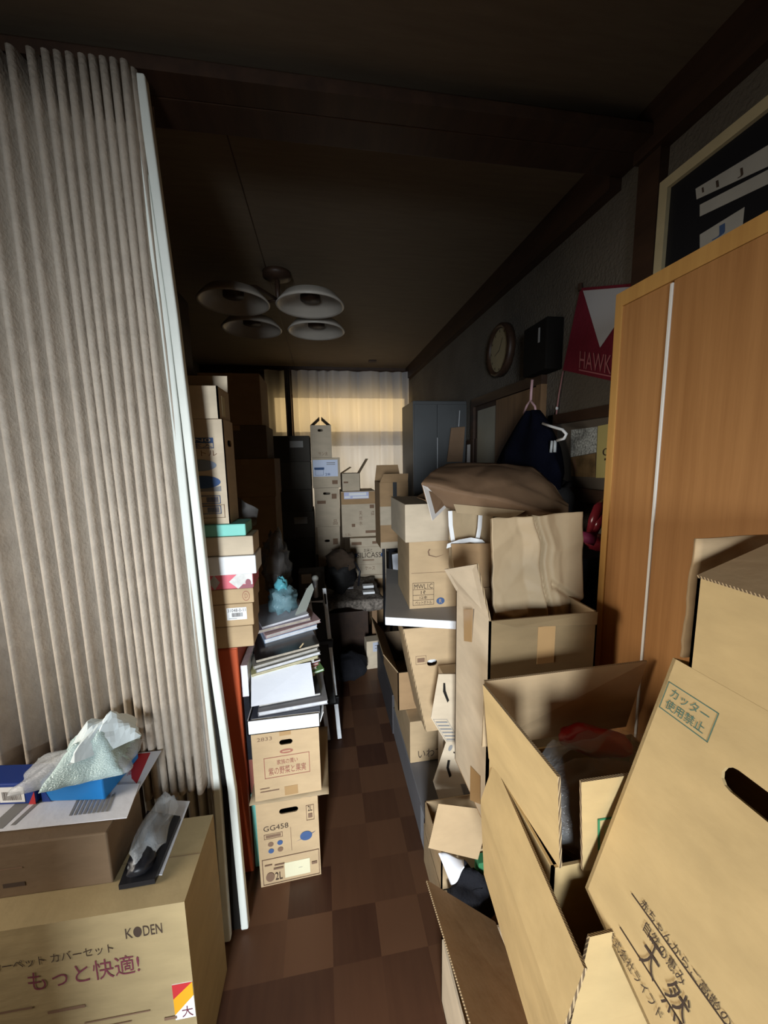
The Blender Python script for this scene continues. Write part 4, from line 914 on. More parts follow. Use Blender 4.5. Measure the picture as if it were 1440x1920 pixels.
# right of the table : papers, red cloth
rx = W(735, 1065, Y=2.6).x
carton('cardboard_box', 'brown carton with a white sheet on it behind the foam board', (0.515, 2.40, 0), (0.76, 2.40, 0), W(740, 1062, Y=2.40).z, 0.24-0.1, K4)
zq = W(740, 1062, Y=2.40).z
mb = MB(); q = [W(738, 1080, Y=2.38), W(778, 1078, Y=2.38), W(780, 1030, Y=2.46), W(735, 1040, Y=2.46)]; mb.quad(q, 0.003, PAPER); tag(mb.build('paper_sheet'), 'white paper sheet standing on the brown carton behind the foam board', 'paper')

# ================================================================== RIGHT SIDE, MIDDLE
# --- column under the foam board
G2 = None
oY = 1.62
x0 = 0.335
# floor level cartons
carton('cardboard_box', 'flat dark grey carton with whitish end lying along the right edge of the aisle', (0.315, 1.17, 0), (0.62, 1.17, 0), 0.155, 0.62, mat('grey_white_card', (0.20, 0.19, 0.195), 0.7, 0.08), stickers=[('white_end_label', 'left', 0.90, 0.05, 0.985, 0.95, mat('dull_white', (0.42, 0.42, 0.44), 0.7), [])], pr={'left': [('t', '品', 0.90, 0.15, 0.95, 0.5, INK)]}, seam=False)
mb = MB(); mb.box(0.31, 0.335, 1.80, 2.35, 0, 0.22, mat('grey_panel', (0.06, 0.055, 0.058), 0.6)); tag(mb.build('leaning_panel', bevel=0.003), 'narrow dark grey panel on edge along the right of the aisle', 'panel')
# carton with print at (765-810, 1370-1470)
zA = 0.156
carton('cardboard_box', 'brown carton printed at its bottom edge below the leaning open carton', (0.318, 1.42, zA), (0.60, 1.42, zA), 0.315-zA+0.03, 0.36, K1, pr={'front': [('t', 'いわて', 0.12, 0.10, 0.5, 0.30, INK)]})
zO = 0.347
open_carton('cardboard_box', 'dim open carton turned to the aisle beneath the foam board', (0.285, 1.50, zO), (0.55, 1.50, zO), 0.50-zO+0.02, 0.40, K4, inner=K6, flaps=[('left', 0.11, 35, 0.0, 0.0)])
# leaning carton with handle slot
nrt = thing('cardboard_box', 'tall brown carton with an oval handle slot holding up the foam board', 'box', (0.40, 1.45, 0.347))
q = [W(800, 1372, Y=1.30), W(852, 1372, Y=1.30), W(852, 1180, Y=1.30), W(757, 1180, Y=1.30)]
U = V((1, 0, 0)); O = V((q[3].x, 1.30, q[0].z)); H = q[3].z-O.z; Wd = q[1].x-q[3].x
sl = q[0].x-q[3].x
mb = MB(); mb.poly([(sl, 0), (0.20, 0), (0.20, H), (0.0, H)], O, U, V((0, 0, 1)), 0.005, K1, EDGE, [slot(0.107, H*0.665, 0.020, 0.0125)])
f = Face(O, U, V((0, 0, 1)), 0.2, H); prints(mb, f, [('f', 0.22, 0.66, 0.42, 0.74, 0.0015, INKB), ('r', 0.25, 0.68, 0.39, 0.72, INKB)]); mb.build('front_panel', nrt)
mb = MB(); mb.quad([O+V((0.005, 0.19, H)), O+V((0, 0, H)), O+V((sl, 0, 0)), O+V((sl, 0.19, 0))], 0.004, K1, EDGE); mb.build('side_panel', nrt)
mb = MB(); mb.box(O.x+0.30, O.x+0.305, 1.30, 1.49, O.z, O.z+H, K1); mb.box(O.x+sl, O.x+0.30, 1.485, 1.49, O.z+0.01, O.z+H, K1); mb.build('rear_panel', nrt)
mb = MB(); mb.box(O.x+0.20, O.x+0.30, 1.305, 1.31, O.z, O.z+H, K4); mb.build('inner_panel', nrt)
mb = MB(); mb.ell(O+V((0.115, 0.045, H*0.66)), 0.03, 0.02, 0.02, WHITE, 0.2, 8, 2); mb.build('paper_inside', nrt, smooth=True)
# foam board
zL0 = q[3].z+0.002
fb = thing('foam_board', 'thick white foam board with grey top lying under the carton with a printed table', 'board', (0.42, 1.45, zL0))
pts = [W(722, 1158, Z=zL0+0.03), W(862, 1166, Z=zL0+0.03), V((0.62, 1.75, 0)), W(724, 1066, Z=zL0+0.03)]
pts = [V((p.x, p.y, zL0+0.032)) for p in pts]
mb = MB(); mb.quad(pts, 0.032, FOAMTOP, FOAM, FOAM); mb.build('board', fb, bevel=0.003)
zL = zL0+0.033
# carton K (MWL1C)
kA = W(768, 1142, Z=zL); kB = W(868, 1156, Z=zL)
zM = W(775, 1016, Y=kA.y).z
ck, FK = carton('cardboard_box', 'tan carton with a small printed table standing on the foam board', kA, (kA.x+0.25, kA.y-0.012, zL), zM-zL, 0.30, K1,
    pr={'front': [('f', 0.05, 0.05, 0.385, 0.39, 0.0015, INK), ('r', 0.05, 0.285, 0.385, 0.291, INK), ('r', 0.05, 0.20, 0.385, 0.206, INK), ('r', 0.05, 0.125, 0.385, 0.131, INK),
                  ('t', 'MWL1C', 0.075, 0.30, 0.365, 0.37, INK), ('t', '1ℓ', 0.18, 0.22, 0.25, 0.27, INK), ('t', '12本', 0.16, 0.14, 0.28, 0.19, INK), ('t', 'ペットボトル', 0.09, 0.065, 0.35, 0.115, INK),
                  ('o', 0.49, 0.10, 0.065, 0.052, INKN), ('t', 'R', 0.47, 0.07, 0.51, 0.13, K1), ('r', 0.03, 0.535, 0.9, 0.539, INKB),
                  ('g', [(0.30, 0.79), (0.285, 0.85), (0.31, 0.89), (0.33, 0.88), (0.305, 0.85), (0.32, 0.80), (0.42, 0.77), (0.55, 0.80), (0.42, 0.76)], INKB)]})
# carton M on K
mA = W(760, 1016, Y=kA.y-0.015); mA.z = zM+0.001; zM1 = W(762, 946, Y=mA.y).z
carton('cardboard_box', 'plain tan carton on top of the carton standing on the foam board', mA, (mA.x+0.27, mA.y+0.0, mA.z), zM1-mA.z, 0.30, K3)
# hidden supporting tower to the right of K
carton('cardboard_box', 'carton behind the upright kraft bag, beside the wardrobe', (0.64, 1.20, 0), (0.98, 1.20, 0), 0.95, 0.34, K1)
carton('cardboard_box', 'brown carton under the big kraft sack, behind the upright kraft bag', (0.545, 1.22, 0.951), (0.74, 1.22, 0.951), 0.22, 0.24, K4)

# kraft bag with white handles
hb = thing('paper_bag', 'flat kraft carrier bag with white ribbon handles in front of the plain carton', 'paper bag', (0.45, 1.21, 1.10))
a0, a1, a2, a3 = W(842, 1065, Y=1.215), W(925, 1075, Y=1.215), W(925, 965, Y=1.215), W(842, 957, Y=1.215)
mb = MB()
def kb(u, v):
    p = (a0.lerp(a1, u)).lerp(a3.lerp(a2, u), v); p.y += -0.012*math.sin(v*5)*math.sin(u*3)+0.004*noise.noise(V((u*6, v*6, 3))); return p
mb.grid(kb, 14, 14, KRAFT); mb.grid(lambda u, v: kb(1-u, v)+V((0, 0.03*math.sin(math.pi*u)+0.002, 0)), 14, 14, KRAFT); mb.build('bag_body', hb, smooth=True)
for xx in (846, 899):
    pts = [W(xx-2, 958, Y=1.195), W(xx-1, 985, Y=1.193), W(xx+3, 1012, Y=1.19), W(xx+6, 1024, Y=1.185)]
    if xx > 860: pts = [W(901, 962, Y=1.195), W(899, 990, Y=1.193), W(894, 1018, Y=1.19)]
    mb = MB(); mb.ribbon(pts, V((0.014, 0, 0)), 0.002, WHITE); mb.build('ribbon_handle', hb)
pts = [W(838, 1024, Y=1.16), W(860, 1016, Y=1.165), W(882, 1012, Y=1.17), W(903, 1016, Y=1.17), W(918, 1030, Y=1.165)]
mb = MB(); mb.ribbon(pts, V((0.003, 0, 0.015)), 0.002, WHITE); mb.build('ribbon_handle', hb)
pts = [W(903, 1018, Y=1.165), W(893, 1032, Y=1.16)]
mb = MB(); mb.ribbon(pts, V((0.013, 0, 0.003)), 0.002, WHITE); mb.build('ribbon_end', hb)

# big brown kraft sack on top (J): flattened tube, mouth open at its left
sj = thing('paper_sack', 'big crumpled brown kraft sack draped on top of the right-hand cartons, mouth open', 'paper bag', (0.55, 1.30, 1.28))
prof = [  # px front-bottom, front-fold(y), top-front(y), back(y): pixel x and rows at Y front 1.16 ; back 1.48
 (0.00, (800, 940), (790, 906), (842, 868)),
 (0.18, (850, 952), (838, 914), (900, 866)),
 (0.40, (905, 958), (895, 924), (950, 866)),
 (0.60, (960, 968), (950, 937), (1000, 872)),
 (0.80, (1015, 975), (1010, 953), (1040, 905)),
 (1.00, (1066, 985), (1066, 967), (1066, 945))]
def prof_at(u):
    for (ua, a1_, a2_, a3_), (ub, b1_, b2_, b3_) in zip(prof[:-1], prof[1:]):
        if u <= ub+1e-9:
            t = (u-ua)/(ub-ua); L = lambda p, q: (p[0]+(q[0]-p[0])*t, p[1]+(q[1]-p[1])*t)
            return L(a1_, b1_), L(a2_, b2_), L(a3_, b3_)
def sack(u, v):
    b, fo, tp = prof_at(u)
    P0 = W(*b, Y=1.195); P1 = W(*fo, Y=1.165); P2 = W(*tp, Y=1.47-0.18*max(0, (u-0.55)/0.45))
    P3 = P2+V((0, 0.0, -0.06)); P4 = P0+V((0, 0.14, 0.0))
    loop = [P0, P1, P1.lerp(P2, 0.30)+V((0, 0, 0.018)), P1.lerp(P2, 0.65)+V((0, 0, 0.012)), P2, P3, P4, P0]
    k = v*(len(loop)-1); i = min(int(k), len(loop)-2); t = k-i
    p = loop[i].lerp(loop[i+1], t)
    dv = noise.voronoi(V((u*3.2, v*5, 6)))[0]; n_ = noise.noise(V((u*4, v*6, 4)))*0.008+(dv[1]-dv[0])*0.016-0.008
    d_ = V((0, -0.5, 0.85)) if v < 0.6 else V((0, 0, -0.2)); return p+d_*n_
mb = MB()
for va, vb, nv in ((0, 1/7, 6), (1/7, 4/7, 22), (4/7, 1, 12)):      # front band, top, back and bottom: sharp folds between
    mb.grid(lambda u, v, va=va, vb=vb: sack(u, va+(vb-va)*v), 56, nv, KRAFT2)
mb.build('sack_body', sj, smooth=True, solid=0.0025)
# torn lip at mouth
mb = MB(); mb.quad([W(793, 910, Y=1.16), W(811, 976, Y=1.14), W(838, 950, Y=1.20), W(835, 926, Y=1.20)], 0.002, mat('white_lined_paper', (0.62, 0.58, 0.54), 0.6), None, KRAFT2); mb.build('mouth_lip', sj)
mb = MB(); mb.quad([W(850, 945, Y=1.185), W(985, 958, Y=1.175), W(960, 972, Y=1.17), W(856, 962, Y=1.18)], 0.002, KRAFT); mb.build('inner_ply', sj)

# tall open carton H with its side panel G
XH = 0.394
hc = thing('cardboard_box', 'tall open carton with a long pale side panel and taped flap, holding the kraft bag', 'box', (0.55, 0.97, 0.45))
yH0, yH1, zH1, zH0 = 0.85, 1.09, 1.026, 0.45
xH1 = W(1121, 1150, Y=yH0).x
mb = MB()
mb.quad([(XH, yH1, zH0), (XH, yH0, zH0), (XH, yH0, zH1), (XH, yH1, zH1-0.005)], 0.005, K3, EDGE); mb.build('side_panel', hc)
# front (near) panel seen from above inside edge
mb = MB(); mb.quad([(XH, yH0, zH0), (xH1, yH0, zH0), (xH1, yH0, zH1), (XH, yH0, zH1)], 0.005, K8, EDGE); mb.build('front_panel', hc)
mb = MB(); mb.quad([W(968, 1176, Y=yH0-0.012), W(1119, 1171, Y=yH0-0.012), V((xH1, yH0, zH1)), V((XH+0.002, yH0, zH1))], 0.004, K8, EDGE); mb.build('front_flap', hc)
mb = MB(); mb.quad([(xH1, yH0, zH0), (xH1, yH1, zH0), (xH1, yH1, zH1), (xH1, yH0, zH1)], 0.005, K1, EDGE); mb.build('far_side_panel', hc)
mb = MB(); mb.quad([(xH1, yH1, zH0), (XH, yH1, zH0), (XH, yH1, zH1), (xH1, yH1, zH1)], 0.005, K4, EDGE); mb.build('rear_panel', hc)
mb = MB(); mb.box(XH, xH1, yH0, yH1, zH0-0.004, zH0, K4); mb.build('bottom_panel', hc)
g0, g1 = V((XH, yH0, zH1)), V((XH, yH1, zH1-0.005))
dfl = V((-0.30, 0.05, 0.95)).normalized()
t2 = W(893, 1058, Y=yH0+0.01); t1 = W(833, 1068, Y=yH1-0.02)
mb = MB(); mb.quad([g1, g0, t2, t1], 0.005, K3, EDGE); mb.build('side_flap', hc)
# tape across the fold
tp = MB(); tp.quad([W(870, 1202, X=XH-0.0015), W(884, 1204, X=XH-0.0015), W(886, 1142, X=XH-0.006), W(869, 1142, X=XH-0.006)], 0.001, TAPE); tp.build('tape', hc)
tp = MB(); tp.quad([W(881, 1500, X=XH-0.0015), W(900, 1508, X=XH-0.0015), W(900, 1455, X=XH-0.0015), W(882, 1436, X=XH-0.0015)], 0.001, TAPE); tp.build('tape', hc)
tp = MB(); f = Face((XH, yH0, zH0), (1, 0, 0), (0, 0, 1), xH1-XH, zH1-zH0)
tp.quad([f.p(.44, .78, .0012), f.p(.60, .78, .0012), f.p(.60, .955, .0012), f.p(.44, .955, .0012)], 0.001, TAPE); tp.build('tape', hc)
# rear flap leaning on carton K
mb = MB(); mb.quad([V((XH, yH1, zH1)), V((xH1, yH1, zH1)), V((xH1, yH1+0.05, zH1+0.12)), W(846, 1020, Y=yH1+0.06)], 0.004, K4, EDGE); mb.build('rear_flap', hc)

# upright kraft bag I in H
ib = thing('paper_bag', 'upright creased kraft paper bag standing in the tall open carton', 'paper bag', (0.57, 0.96, 0.93))
a0, a1, a2, a3 = W(924, 1175, Y=0.935), W(1092, 1175, Y=0.955), W(1091, 959, Y=0.97), W(921, 972, Y=0.955)
def ibag(u, v):
    p = (a0.lerp(a1, u)).lerp(a3.lerp(a2, u), v)
    cr = 0.5+0.14*(0.5-v)+0.02*math.sin(v*11)
    d = (u-cr)
    k = lambda c, w: max(0.0, 1-abs(c)/w)
    wv = cr+0.02*noise.noise(V((v*4, 1, 1)))
    yy = 0.024*k(u-wv-0.03, 0.035)-0.018*k(u-wv+0.02, 0.14)-0.012*k(u-wv-0.16, 0.12)
    yy += 0.016*k(v-0.28+0.5*(u-0.85), 0.05)*(u > 0.62)-0.012*k(v-0.10-0.3*abs(u-0.2), 0.06)*(u < 0.35)
    dv = noise.voronoi(V((u*2.6+1, v*2.6, 3)))[0]; yy += 0.012*(dv[1]-dv[0])-0.005
    p.y += yy; p.x += 0.004*noise.noise(V((v*6, u*2, 2)))
    if v > 0.985: p.z += 0.003*noise.noise(V((u*9, 0, 0)))
    return p
mb = MB(); mb.grid(ibag, 70, 60, KRAFT); mb.build('front_sheet', ib, smooth=True, solid=0.0012)
mb = MB(); mb.grid(lambda u, v: ibag(1-u, v)+V((0.004, 0.014+0.018*math.sin(math.pi*u), -0.004)), 30, 24, KRAFT); mb.build('back_sheet', ib, smooth=True, solid=0.0012)

# cartons P (printed, pale) below G
pY = 1.20
zP0 = 0.157
pc = thing('cardboard_box', 'pale printed carton with two curved slots beside the long pale panel', 'box', (0.45, 1.28, zP0))
PF = [W(822, 1264, Y=pY), W(808, 1346, Y=pY-0.01), W(836, 1392, Y=pY-0.02), W(812, 1465, Y=pY-0.03), W(826, 1510, Y=pY-0.04)]
def drop(p, z): return V((p.x, p.y, z))
xe = 0.60
def ptile(pa, pb, ex=0.22):
    U = V((1, -0.18, 0)).normalized(); n = None
    return [V(pb), V(pb)+U*ex, V(pa)+U*ex, V(pa)]
segs = [(PF[0], PF[1]), (PF[1], PF[2]), (PF[2], PF[3]), (PF[3], PF[4])]
names = ['flap', 'front_panel', 'flap', 'front_panel']
for k, (pa, pb) in enumerate(segs):
    mb = MB(); qd = ptile(pa, pb); mb.quad(qd, 0.005, K3, EDGE)
    U = (qd[1]-qd[0]); Vv = (qd[3]-qd[0]); f = Face(qd[0], U, Vv, U.length, Vv.length)
    f.V = Vv.normalized(); f.n = U.cross(Vv).normalized()
    if k == 0: prints(mb, f, [('g', [(0.10, 0.80), (0.12, 0.60), (0.22, 0.35), (0.24, 0.40), (0.16, 0.62), (0.13, 0.80)], DARK)])
    if k == 1: prints(mb, f, [('f', 0.02, 0.05, 0.24, 0.95, 0.0015, INKGY)]+[('r', 0.04, 0.1+0.14*i, 0.22, 0.16+0.14*i, INKGY) for i in range(6)]+[('t', '3', 0.33, 0.2, 0.42, 0.75, INK)])
    if k == 2: prints(mb, f, [('o', 0.10, 0.86, 0.03, 0.08, INKGY), ('t', '3', 0.17, 0.72, 0.24, 0.97, INK), ('r', 0.28, 0.82, 0.50, 0.88, INK), ('g', [(0.12, 0.55), (0.14, 0.35), (0.24, 0.10), (0.26, 0.15), (0.18, 0.36), (0.16, 0.55)], DARK), ('r', 0.33, 0.5, 0.5, 0.62, INKGY)])
    if k == 3: prints(mb, f, [('b', 0.42, 0.1, 0.62, 0.9, INKGY)])
    mb.build(names[k], pc)
mb = MB(); mb.box(0.40, 0.62, 1.235, 1.292, zP0, 0.66, K3); mb.build('body', pc)

# carton R with a drooping flap, white paper and black cloth below
rp = [W(822, 1507, Y=0.97), W(921, 1519, Y=0.95), W(896, 1612, Y=0.90), W(803, 1590, Y=0.92)]
rc = thing('cardboard_box', 'small open carton with one broad drooping flap in front of the pale carton', 'box', (0.40, 1.03, 0.16))
mb = MB(); mb.quad([rp[3], rp[2], rp[1], rp[0]], 0.004, K1, EDGE); mb.build('flap', rc)
zr = rp[0].z
mb = MB(); xa, xb = 0.33, 0.62
zr = min(rp[2].z, rp[3].z)-0.01
for a, b, c, d in ((0.30, 0.60, 0.935, 0.939), (0.30, 0.304, 0.935, 1.12), (0.596, 0.60, 0.935, 1.12), (0.30, 0.60, 1.116, 1.12)): mb.box(a, b, c, d, 0.157, zr, K1)
mb.box(0.30, 0.60, 0.935, 1.12, 0.157, 0.161, K1); mb.build('body', rc)
mb = MB(); mb.box(0.305, 0.62, 0.93, 1.155, 0, 0.155, K1); tag(mb.build('cardboard_box', bevel=0.003), 'low tan carton on the floor under the drooping flap', 'box')
# white plastic sheet hanging under flap
def ws(u, v):
    a = W(822, 1600, Y=0.91).lerp(W(868, 1608, Y=0.91), u); b = W(846, 1660, Y=0.87).lerp(W(872, 1630, Y=0.87), u)
    p = a.lerp(b, v); p.y += 0.006*math.sin(u*5+v*3); return p
mb = MB(); mb.grid(ws, 10, 10, PAPER); tag(mb.build('plastic_sheet', smooth=True, solid=0.002), 'white glossy sheet hanging below the drooping flap', 'paper')
mb = MB(); mb.box(0.40, 0.44, 0.90, 0.93, 0.156, 0.27, INKG); 
tag(mb.build('seed_packet', bevel=0.002), 'green and white packet beside the white glossy sheet', 'packet')
mb = MB(); p = W(880, 1665, Y=0.88); mb.ell((p.x+0.005, 0.893, 0.135), 0.065, 0.033, 0.135, CLOTHB, 0.2, 8, 3); 
tag(mb.build('black_cloth', smooth=True), 'bundled black cloth poking out of the lowest open carton', 'cloth')

# ================================================================== RIGHT FOREGROUND
# F: lowest open carton at the bottom right
zF = 0.30
fA, fB, fC, fD = W(800, 1650, Z=zF), W(886, 1915, Z=zF), W(932, 1692, Z=zF), None
fc = thing('cardboard_box', 'open carton on the floor at the bottom edge, brown inside with dark contents', 'box', (0.40, 0.63, 0))
hF = 0.20
fA = V((0.236, 0.862, zF)); fB = V((0.252, 0.585, zF))
x0, x1, y0, y1 = 0.258, 0.425, 0.42, 0.80
mb = MB()
for a, b, c, d in ((x0, x1, y0, y0+0.005), (x0, x1, y1-0.005, y1), (x0, x0+0.005, y0, y1), (x1-0.005, x1, y0, y1)): mb.box(a, b, c, d, 0, hF, K3)
mb.box(x0, x1, y0, y1, 0, 0.005, K4); mb.build('body', fc)
mb = MB(); q = [W(1000, 1905, Z=0.215), V((0.405, 0.80, 0.212)), fA, fB]; q[0] = V((0.412, 0.60, 0.212))
mb.quad(q, 0.005, K4, EDGE, K3); mb.build('inward_flap', fc)
mb = MB(); mb.ell((0.36, 0.53, 0.10), 0.055, 0.08, 0.09, CLOTHB, 0.2, 8, 8); tag(mb.build('black_cloth', smooth=True), 'dark cloth bundle lying inside the open carton at the bottom edge', 'cloth')
carton('cardboard_box', 'plain carton standing on the floor under the large open carton', (0.435, 0.40, 0), (0.735, 0.40, 0), 0.445, 0.32, K4)

# E: large open carton
xE = 0.353
zE = 0.745; 
ec = thing('cardboard_box', 'large open carton leaning toward the aisle, its long flap standing up in front', 'box', (0.55, 0.55, 0.31))
E0, E1 = W(926, 1428, Z=zE), W(1095, 1815, Z=zE)          # top edge of the long left flap
fx = 0.026
zc_ = zE-0.10
C0, C1 = W(912, 1520, Z=zc_), W(1062, 1880, Z=zc_)
C0 = V((E0.x-0.028, E0.y+0.005, zc_)); C1 = V((E1.x-0.028, E1.y, zc_))
zE0 = 0.45
D0, D1 = V((C0.x+0.012, C0.y, zE0)), V((C1.x+0.012, C1.y, zE0))
mb = MB(); mb.quad([C0, C1, E1, E0], 0.005, K2, EDGE); mb.build('left_flap', ec)
mb = MB(); mb.quad([D0, D1, C1, C0], 0.005, K2, EDGE); mb.build('left_panel', ec)
xr2 = 0.735
mb = MB(); mb.quad([V((xr2, C1.y, zE0)), V((xr2, C0.y, zE0)), V((xr2, C0.y, zc_)), V((xr2, C1.y, zc_))], 0.005, K2, EDGE); mb.build('right_panel', ec)
mb = MB(); mb.quad([V((xr2, C0.y, zE0)), D0, C0, V((xr2, C0.y, zc_))], 0.005, K2, EDGE); mb.build('rear_panel', ec)
mb = MB(); mb.quad([D1, V((xr2, C1.y, zE0)), V((xr2, C1.y, zc_)), C1], 0.005, K2, EDGE); mb.build('front_panel', ec)
fl0, fl1 = W(1106, 1757, Z=zE), None
fl0 = V((fl0.x, fl0.y, zE)); 
mb = MB(); mb.quad([C1+V((0.012, 0.0, 0)), V((xr2, C1.y, zc_)), V((xr2, fl0.y, zE)), fl0], 0.005, K2, EDGE); mb.build('front_flap', ec)
mb = MB(); mb.quad([D0, V((xr2, D0.y, zE0)), V((xr2, D1.y, zE0)), D1][::-1], 0.004, K2); mb.build('bottom_panel', ec)

# D: open carton with plastic wrapped red things
zD = 0.93
dc = thing('cardboard_box', 'open carton with plastic-wrapped red things inside and a green stamp on its front flap', 'box', (0.55, 0.61, 0.55))
L0, L1 = W(905, 1283, Z=zD), W(1046, 1457, Z=zD)
R0 = W(925, 1276, Z=zD-0.004); R1 = W(1214, 1240, X=0.735)
S0, S1 = W(1090, 1467, Z=zD-0.005), W(1190, 1444, Z=zD-0.005)
zb_ = 0.745
Lb0, Lb1 = V((L0.x+0.018, L0.y, zb_)), W(1076, 1640, Y=L1.y+0.012)
Lb1 = V((Lb1.x, Lb1.y, Lb1.z))
Lb1 = V((L1.x+0.020, L1.y+0.012, zb_)); 
mb = MB(); mb.quad([Lb0, Lb1, L1, L0], 0.005, K2, EDGE); mb.build('left_flap', dc)
mb = MB(); mb.quad([V((Lb0.x, R0.y+0.02, zb_)), V((0.735, R0.y+0.02, zb_)), R1, V((L0.x+0.012, R0.y, R0.z))], 0.005, K1, EDGE); mb.build('rear_flap', dc)
Sb0 = W(1092, 1645, Y=S0.y+0.012)
Sb0 = V((Sb0.x, S0.y+0.012, zb_)); 
mb = MB(); qd = [Sb0, V((0.70, S0.y+0.005, zb_)), V((0.70, S0.y-0.005, zD-0.005)), S0]; mb.quad(qd, 0.005, K2, EDGE)
U = qd[1]-qd[0]; f = Face(qd[0], U, qd[3]-qd[0], U.length, (qd[3]-qd[0]).length)
prints(mb, f, [('f', 0.09, 0.22, 0.42, 0.58, 0.004, INKG), ('t', '国産', 0.13, 0.30, 0.36, 0.50, mat('pale_green_print', (0.36, 0.40, 0.15), 0.8))]); mb.build('front_flap', dc)
zd0 = 0.56
mb = MB(); xb0, xb1, yb0, yb1 = Lb0.x+0.004, 0.728, Lb1.y+0.002, L0.y+0.01
for a, b, c, d in ((xb0, xb1, yb0, yb0+0.005), (xb0, xb1, yb1-0.005, yb1), (xb0, xb0+0.005, yb0, yb1), (xb1-0.005, xb1, yb0, yb1)): mb.box(a, b, c, d, zd0, zb_, K2)
mb.box(xb0, xb1, yb0, yb1, zd0-0.004, zd0, K2); mb.build('body', dc)
mb = MB(); rot_ = Matrix.Rotation(R_(-25), 3, 'Z')
pr0 = W(1115, 1385, Z=0.80); mb.ell((pr0.x, pr0.y, 0.795), 0.075, 0.036, 0.028, mat('glossy_red', (0.36, 0.015, 0.015), 0.3, spec=0.5), 0.1, 6, 2, rot=rot_); tag(mb.build('red_pouch', smooth=True), 'glossy red pouch wrapped in plastic inside the open carton', 'pouch')
mb = MB(); mb.ell((0.55, 0.615, zb_-0.005), 0.165, 0.10, 0.115, FILM2, 0.2, 9, 5, nu=30, nv=20); tag(mb.build('plastic_bag', smooth=True), 'clear plastic bag filling the open carton around the red pouch', 'plastic bag')
mb = MB(); mb.ell((0.52, 0.62, zd0+0.13), 0.13, 0.09, 0.11, mat('brown_cloth', (0.12, 0.075, 0.05), 0.9, 0.2, 10), 0.15, 8, 4); tag(mb.build('brown_cloth', smooth=True), 'brown cloth bundle under the plastic bag in the open carton', 'cloth')

# A: nearest carton (tilted side) with stamp, slot and brush lettering
ya = 0.47
T0 = W(1262, 1233, Y=ya); B0 = W(1097, 1664, Y=ya)
up = (T0-B0); Ha = up.length; upn = up.normalized(); Ln = 0.55
acn = thing('cardboard_box', 'big tilted tan carton nearest on the right with handle slot and brush lettering', 'box', (0.6, 0.25, B0.z))
Uv = V((0, -1, 0))
fA_ = Face(B0, Uv, upn, Ln, Ha)
def a_uv(px_, py_):
    d = ray(px_, py_); n = fA_.n; o = V((0, 0, CAM_H)); t = (B0-o).dot(n)/d.dot(n); p = o+d*t-B0
    return p.dot(fA_.U)/Ln, p.dot(upn)/Ha
s0, s1 = a_uv(1352, 1450), a_uv(1470, 1620)
mu = 0.5*(s0[0]+s1[0]); mv = 0.5*(s0[1]+s1[1])
hl = slot(0, 0, 0.043, 0.0145)
su, sv = s0[0]*Ln, a_uv(1365, 1455)[1]*Ha
hole = [(su+0.043+a, sv+b) for a, b in hl]
e1 = a_uv(1209, 1910); vN = e1[1]*Ha/e1[0]; Bn = B0+Uv*Ln+upn*vN
mb = MB(); mb.poly([(0, 0), (Ln, vN), (Ln, Ha), (0, Ha)], B0, Uv, upn, 0.005, K2, K2, [hole])
def box_uv(cs): 
    p = [a_uv(*c) for c in cs]; return p
st4 = box_uv([(1238, 1326), (1325, 1393), (1348, 1346), (1255, 1270)])
u0, u1 = (st4[0][0]+st4[3][0])/2, (st4[1][0]+st4[2][0])/2; v0, v1 = (st4[0][1]+st4[1][1])/2, (st4[2][1]+st4[3][1])/2
its = [('f', u0, v0, u1, v1, 0.0013, INKT), ('t', 'カッター', u0+0.12*(u1-u0), v0+0.54*(v1-v0), u0+0.88*(u1-u0), v0+0.88*(v1-v0), INKT), ('t', '使用禁止', u0+0.10*(u1-u0), v0+0.12*(v1-v0), u0+0.88*(u1-u0), v0+0.46*(v1-v0), INKT)]
l1a, l1b = a_uv(1185, 1675), a_uv(1345, 1915); l2a, l2b = a_uv(1163, 1738), a_uv(1262, 1915)
its += [('r', l1a[0], l1a[1]-0.002, 0.60, l1a[1]+0.002, INK), ('r', l2a[0], l2a[1]-0.002, 0.60, l2a[1]+0.002, INK)]
def row(txt, pa, pb, dv, m=INK, mid=0.0):
    a, b = a_uv(*pa), a_uv(*pb); its.append(('t', txt, a[0], a[1]-dv/2, b[0], a[1]+dv/2, m))
row('赤ちゃんからご高齢の方', (1204, 1690), (1395, 1950), 0.030)
row('自然の恵み', (1210, 1735), (1282, 1850), 0.038)
row('天', (1208, 1775), (1238, 1815), 0.10); row('然', (1250, 1850), (1292, 1905), 0.10)
row('株式会社ライフド', (1143, 1745), (1240, 1915), 0.034)
prints(mb, fA_, its); mb.build('side_panel', acn)
dpt = 0.16; nin = -fA_.n
mb = MB(); mb.quad([B0+nin*dpt, B0, T0, T0+nin*dpt], 0.005, K2, K2); mb.build('far_panel', acn)
mb = MB(); mb.quad([Bn+nin*dpt, B0+nin*dpt, T0+nin*dpt, T0+nin*dpt+Uv*Ln], 0.005, K2, K2); mb.build('rear_panel', acn)
mb = MB(); mb.quad([B0+nin*dpt, Bn+nin*dpt, Bn, B0], 0.005, K2, K2); mb.build('bottom_panel', acn)
mb = MB(); mb.quad([Bn, Bn+nin*dpt, T0+Uv*Ln+nin*dpt, T0+Uv*Ln], 0.005, K2, K2); mb.build('near_panel', acn)
